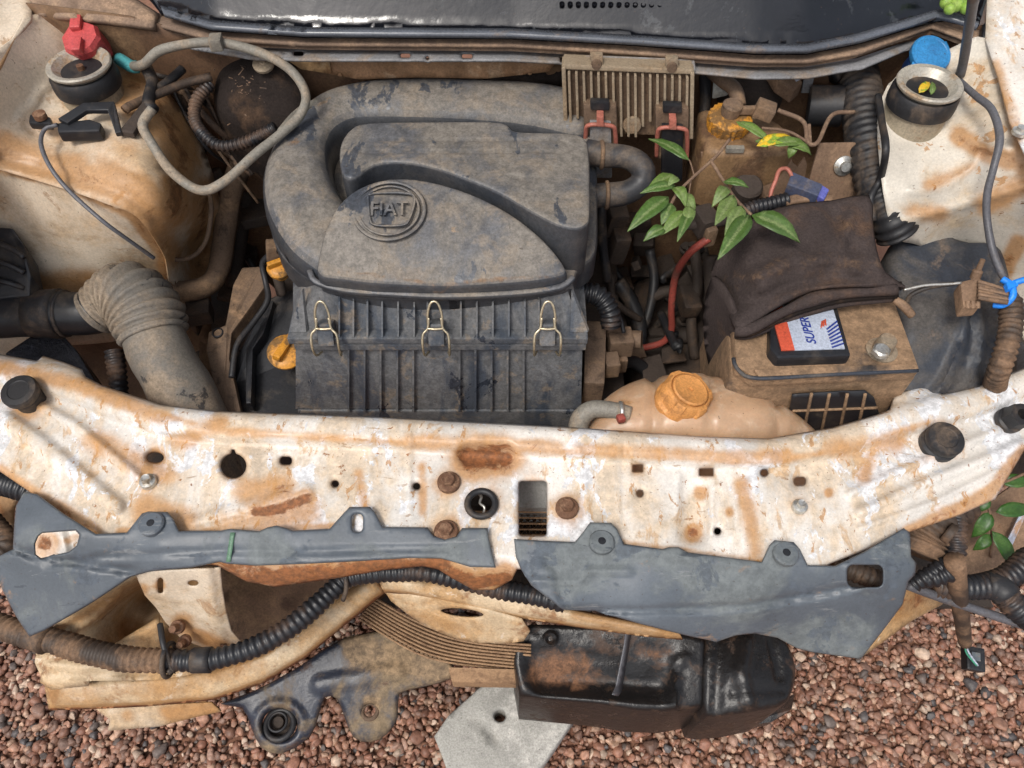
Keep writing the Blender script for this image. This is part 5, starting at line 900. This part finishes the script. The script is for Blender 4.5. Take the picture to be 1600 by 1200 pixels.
tube('conduit', [(-40, 965, .58), (0, 978, .58), (40, 992, .58), (62, 998, .58)], .0145, m_corb, hb, 14, corr=(.0085, .07)); tube('conduit', [(52, 993, .58), (90, 1003, .58), (140, 1018, .58), (200, 1030, .58), (262, 1032, .58)], .0145, m_corb, hb, 14, corr=(.0085, .07))
tube('conduit', [(255, 1031, .58), (310, 1032, .58), (350, 1026, .58), (400, 1010, .58), (450, 982, .58), (490, 950, .58), (520, 922, .58), (545, 902, .585), (600, 893, .60)], .0125, m_corr, hb, 14, corr=(.0085, .07)); tube('conduit', [(600, 893, .60), (660, 893, .61), (720, 905, .60), (780, 920, .59), (850, 933, .59), (882, 942, .585)], .0125, m_corr, hb, 14, corr=(.0085, .07))
tube('tape_joint', [(46, 992, .581), (62, 997, .581), (74, 1002, .581)], .0165, m_corb, hb, 14); tube('tape_joint', [(302, 1032, .581), (330, 1031, .581)], .0155, m_rub, hb, 14)
ring('tie', P(264, 1031, .58), .0195, .003, m_rub, hb, (1, .1, 0)); tube('tie_tail', [(262, 1046, .585), (270, 1050, .58), (256, 1010, .60), (250, 975, .60)], .0035, m_rub, hb, 7); tube('tie', [(540, 892, .60), (541, 920, .59), (536, 938, .575)], .003, m_rub, hb, 7)
# radiator
rd = thing('radiator', 'mud clogged radiator core sagging out below the kinked bumper bar', 'radiator')
U = cr([(588, 936), (640, 966), (700, 990), (760, 1002), (830, 1008)], 8); D = cr([(560, 966), (610, 998), (660, 1024), (720, 1038), (830, 1050)], 8)
zt_, zb_ = .44, .36; NR = 8
def rp(i, t): 
    k = min(int(t*(len(U)-1)), len(U)-2); f = t*(len(U)-1)-k; u = U[k]*(1-f)+U[k+1]*f; d = D[k]*(1-f)+D[k+1]*f; s = i/NR; q = u*(1-s)+d*s
    return P(q[0], q[1], zt_*(1-s)+zb_*s)
nrm = Vector((0, -.45, .9))
for i in range(NR+1): tube('cooling_tube', [rp(i, t) for t in np.linspace(0, 1, 9)], .0017, m_rad, rd, 6, world=True)
v = []; f = []
for i in range(NR):
    n = 60
    for j in range(n+1):
        t = j/n; s = i+(.12 if j % 2 else .88); a = rp(s, t)+nrm*-.0005; b = rp(s, min(1, t+.009))+nrm*-.006; v += [a, b]
    k = i*(n+1)*2
    for j in range(n): f.append((k+j*2, k+j*2+1, k+j*2+3, k+j*2+2))
fo = mk('fins', v, f, m_rad, rd, False); fo['kind'] = 'stuff'
mk('core_back', [rp(i, t)-nrm*.011 for i in (0, NR) for t in np.linspace(0, 1, 9)], [(j, j+1, 10+j, 9+j) for j in range(8)], m_rad, rd)
prism('lower_tank', [(700, 1042, .37), (835, 1046, .37), (835, 1068, .35), (706, 1066, .35)], .03, m_rad, rd, .004)
prism('upper_tank', [(770, 745, .655), (900, 748, .655), (900, 795, .63), (770, 792, .63)], .05, M('grey_tank', (.20, .20, .19), .5, [((.14, .09, .06), 25, .5, .65, .7)], bump=.15), rd, .006)
for k in range(6):
    tube('cooling_tube', [(720, 799+k*9, .618-k*.010), (930, 801+k*9, .618-k*.010)], .0014, m_rad, rd, 6, n=2)
    v = []; f = []
    for j in range(41): a = P(725+j*5, 800+k*9+(1.2 if j % 2 else 8), .6175-k*.010-(.001 if j % 2 else .008)); v += [a, a+Vector((0, .01, -.012))]
    mk('fins', v, [(j*2, j*2+1, j*2+3, j*2+2) for j in range(40)], m_rad, rd, False)['kind'] = 'stuff'
prism('core_back', [(720, 790, .60), (930, 792, .60), (930, 860, .53), (720, 858, .53)], .01, m_dark, rd, 0)
# lower steel bracket
sb_ = sheet('tow_bracket', [(345, 1100), (400, 1078), (470, 1040), (540, 995), (640, 985), (690, 1020), (708, 1040), (706, 1060), (660, 1074), (624, 1084), (622, 1120), (606, 1146), (580, 1160), (552, 1152), (538, 1120), (526, 1092), (508, 1090), (498, 1118), (484, 1152), (440, 1178), (408, 1168), (392, 1135), (378, 1106)], [(345, 1100, .27), (540, 1000, .30), (700, 1045, .29), (437, 1170, .235), (578, 1155, .235), (600, 1060, .28), (480, 1080, .27)], m_blub, None, [ellipse(437, 1132, 27, 25, 22), ellipse(578, 1111, 11, 11)], 6, .006, [(ellipse(437, 1132, 36, 34), 7, .006), ([(560, 1085), (580, 1140)], 18, .004), ([(500, 1070), (620, 1050)], 14, .006)], [([(560, 1020), (690, 1040)], 40, .75), ([(580, 1100)], 22, .7), ([(500, 1050)], 18, .4)], 2, (7, .008))
tag(sb_, 'muddy blue black steel bracket with two round ears hanging over the gravel', 'bracket')
ring('bush', P(437, 1132, .243), .022, .005, m_rub, sb_); lathe('bush_core', P(437, 1132, .225), [(.024, 0), (.024, .004), (.010, .006), (.009, .014), (.005, .014)], m_dark, sb_); ring('coil', P(434, 1128, .246), .014, .0022, m_rub, sb_, (0, 0, 1)); ring('ear_ring', P(578, 1111, .252), .012, .0035, m_mud, sb_)
sheet('torn_plate', [(150, 1108), (330, 1098), (345, 1112), (300, 1122), (250, 1135), (168, 1142), (172, 1125)], [(150, 1108, .33), (330, 1100, .33), (170, 1142, .30), (300, 1122, .31)], m_cream, bar, (), 7, .003, [([(240, 1105), (244, 1132)], 3, -.004)], [([(270, 1112), (330, 1106)], 22, .6), ([(200, 1118)], 14, .4)])
# grey slab on the gravel
sl = puff('broken_plate', [(765, 1060), (800, 1052), (860, 1075), (850, 1105), (896, 1126), (870, 1165), (836, 1215), (702, 1215), (690, 1180), (678, 1150), (700, 1118)], .06, .062, .012, .006, m_slab, None, [ellipse(781, 1118, 9.5, 9.5)], .009, [([(740, 1120), (775, 1150)], .01, -.004), ([(770, 1135), (775, 1165)], .006, -.005)], (), 0)
tag(sl, 'weathered pale grey flat slab with a round hole lying on the gravel', 'slab')
# oily black housing
ok = thing('oily_housing', 'black oil soaked plastic housing with brown recess under the blue grey trim', 'housing')
puff('shell', [(806, 984), (830, 976), (1000, 984), (1060, 992), (1100, 1000), (1105, 1096), (1060, 1104), (1000, 1102), (940, 1092), (812, 1080), (803, 1030)], .42, [(806, 984, .425), (1100, 1000, .43), (1100, 1095, .40), (810, 1078, .40)], .24, .008, m_oil, ok, (), .008, [([(850, 1030), (920, 1034), (1030, 1042)], .028, -.014), ([(850, 1058), (1030, 1068)], .018, -.014), ([(835, 1002), (960, 1015), (1040, 1032), (1075, 1030)], .006, .006), ([(1058, 1035), (1056, 1100)], .005, .010)], [([(850, 1035), (910, 1040)], 40, .60), ([(1000, 1015), (1040, 1022)], 22, .5)], 0)
puff('round_end', [(1096, 998), (1125, 1004), (1150, 992), (1190, 988), (1228, 1004), (1246, 1040), (1240, 1080), (1215, 1105), (1122, 1118), (1098, 1098)], .40, [(1100, 1000, .42), (1190, 995, .42), (1235, 1050, .40), (1170, 1060, .425), (1110, 1110, .40)], .23, .009, m_oil, ok, (), .006, [([(1160, 1010), (1150, 1060), (1165, 1100)], .010, .008), ([(1200, 1000), (1215, 1060)], .008, -.006), ([(1120, 1010), (1118, 1110)], .008, -.006), ([(1140, 1085), (1220, 1080)], .006, -.004)], (), 2)
prism('lip', [(1118, 1112, .30), (1215, 1100, .30), (1243, 1082, .30), (1238, 1108, .27), (1205, 1128, .26), (1122, 1142, .25)], .03, m_oil, ok, .004); prism('peg', [(786, 1002, .40), (808, 1000, .40), (808, 1018, .39), (788, 1018, .39)], .02, m_oil, ok, .003)
lathe('vent', P(860, 998, .432), [(.012, -.003), (.012, .004), (.008, .007), (.003, .003)], m_oil, ok, (0, -.3, 1), 20)
sp_ = sheet('strap', [(981, 965), (990, 966), (987, 990), (984, 1006), (972, 1080), (966, 1088), (958, 1086), (964, 1072), (977, 1006)], [(985, 966, .49), (984, 1000, .452), (965, 1085, .43)], M('grey_strap', (.10, .10, .11), .4, bump=.05), None, (), 5, .002)
tag(sp_, 'narrow grey plastic strap hanging over the oily housing', 'strap')
# torn body pieces at both lower corners
tf = sheet('torn_fender', [(1300, 1020), (1345, 1028), (1385, 1000), (1425, 970), (1472, 945), (1482, 925), (1440, 905), (1400, 920), (1360, 980)], [(1345, 1025, .36), (1475, 940, .36), (1430, 910, .42), (1360, 990, .40)], m_cream2, car, (), 8, .003, [([(1360, 1015), (1420, 968), (1476, 938)], 6, .006)], [([(1400, 950), (1450, 930)], 26, .8)], 0, None, .003)
sheet('lamp_panel', [(1480, 800), (1560, 775), (1660, 700), (1660, 830), (1590, 870), (1540, 905), (1490, 912)], [(1490, 810, .50), (1600, 760, .52), (1490, 905, .44), (1600, 860, .46)], m_plate, car, (), 10, .003, [([(1500, 800), (1498, 905)], 6, .008)], [([(1530, 890), (1580, 860)], 24, .6)], 0)
prism('pale_strip', [(1572, 848, .49), (1600, 790, .52), (1610, 790, .52), (1582, 852, .48)], .006, m_lblw, car, .001)
sheet('lamp_panel', [(-60, 745), (0, 752), (30, 768), (22, 800), (20, 855), (-10, 875), (-60, 870)], [(0, 755, .60), (20, 850, .58), (-50, 800, .60)], m_cream, car, (), 8, .003, (), [([(0, 800)], 34, .75), ([(10, 840)], 20, .7)], 0, None, .002)
sheet('lamp_panel', [(40, 830), (140, 822), (150, 870), (60, 890)], [(40, 830, .62), (140, 825, .62), (60, 888, .60)], m_white, car, (), 7, .003, [([(95, 832), (105, 868)], 5, .004)], [([(70, 850)], 24, .85), ([(105, 845), (120, 838)], 7, .6)], 0)
tag(tube('side_conduit', [(-10, 752, .66), (22, 758, .665), (60, 772, .66), (110, 805, .65)], .0155, m_corr, None, 14, corr=(.008, .08)), 'black ribbed conduit tucked under the support beside the trim flap', 'conduit')
tag(tube('corner_pipe', [(-30, 800, .62), (-5, 825, .62), (12, 850, .62), (-5, 870, .62)], .013, m_corb, None, 12, corr=(.008, .08)), 'brown ribbed conduit loop beside the rusty lamp panel', 'conduit')
# wiring at the right corner
rh_ = thing('corner_harness', 'tangle of black and brown ribbed conduits hanging from the right corner', 'harness')
tube('conduit', [(1500, 778, .64), (1465, 805, .63), (1440, 835, .61), (1428, 862, .60)], [.028, .030, .032, .030], m_corb, rh_, 18, corr=(.012, .07)); tube('conduit', [(1502, 770, .66), (1494, 815, .64), (1494, 860, .62), (1486, 890, .61), (1462, 902, .60), (1440, 905, .59)], .0115, m_corr, rh_, 12, corr=(.0075, .09))
tube('conduit', [(1428, 912, .585), (1452, 898, .60), (1480, 880, .61), (1495, 872, .62)], .010, m_corr, rh_, 12, corr=(.0075, .09)); tube('conduit', [(1460, 914, .56), (1500, 918, .555), (1545, 914, .55), (1580, 898, .55), (1610, 870, .55)], .0155, m_corr, rh_, 14, corr=(.0085, .08)); tube('conduit', [(1548, 914, .55), (1572, 932, .545), (1590, 950, .54), (1620, 975, .53)], .0165, m_corr, rh_, 14, corr=(.0085, .08))
tube('tape_joint', [(1540, 914, .551), (1560, 918, .551), (1574, 932, .549)], .0185, m_rub, rh_, 12); tube('taped_lead', [(1492, 875, .63), (1496, 915, .58), (1502, 960, .50), (1508, 1005, .42)], [.0125, .012, .0105, .009], m_corb, rh_, 12)
tube('conduit', [(1300, 880, .655), (1335, 893, .655), (1365, 905, .65), (1400, 920, .64)], .012, m_corb, rh_, 12, corr=(.0075, .09)); tube('tape_joint', [(1478, 830, .642), (1490, 838, .643)], .014, m_corb, rh_, 12)
cq = thing('hanging_plug', 'small black plug with green and white wires hanging above the gravel', 'plug')
box('plug', P(1520, 1030, .37), (.026, .034, .02), m_blk, cq, (.2, 0, -.2), .003); box('plug_face', P(1524, 1026, .385), (.012, .012, .006), m_trim, cq, (.2, 0, -.2), .001)
for k, m in enumerate((M('green_wire', (.05, .25, .16), .5), m_lblw)): tube('wire', [(1508, 1004, .41), (1510+k*4, 1020, .40), (1526+k*2, 1040, .385)], .0014, m, cq, 6)
tag(tube('antenna_rod', [(1418, 914, .57), (1460, 930, .555), (1530, 954, .53), (1640, 990, .50)], .0062, m_wire, None, 10), 'straight dark grey rod jutting out past the trim corner over the gravel', 'rod')
sr = thing('corner_leaves', 'dark green leafy twig standing beside the right corner wiring', 'sprig')
tube('stem', [(1548, 870, .46), (1550, 820, .53), (1546, 770, .58), (1600, 740, .62)], .002, m_twig, sr, 7)
for b_, t_, w_, z0, z1 in (((1550, 830), (1585, 892), 28, .54, .50), ((1556, 800), (1612, 795), 26, .56, .55), ((1562, 752), (1612, 755), 24, .60, .60), ((1548, 800), (1518, 840), 26, .55, .52), ((1545, 775), (1520, 800), 22, .57, .55), ((1548, 835), (1520, 860), 20, .53, .51), ((1536, 760), (1530, 795), 18, .57, .55)): leaf('leaf', b_, t_, w_, z0, z1, sr, m_leaf2)
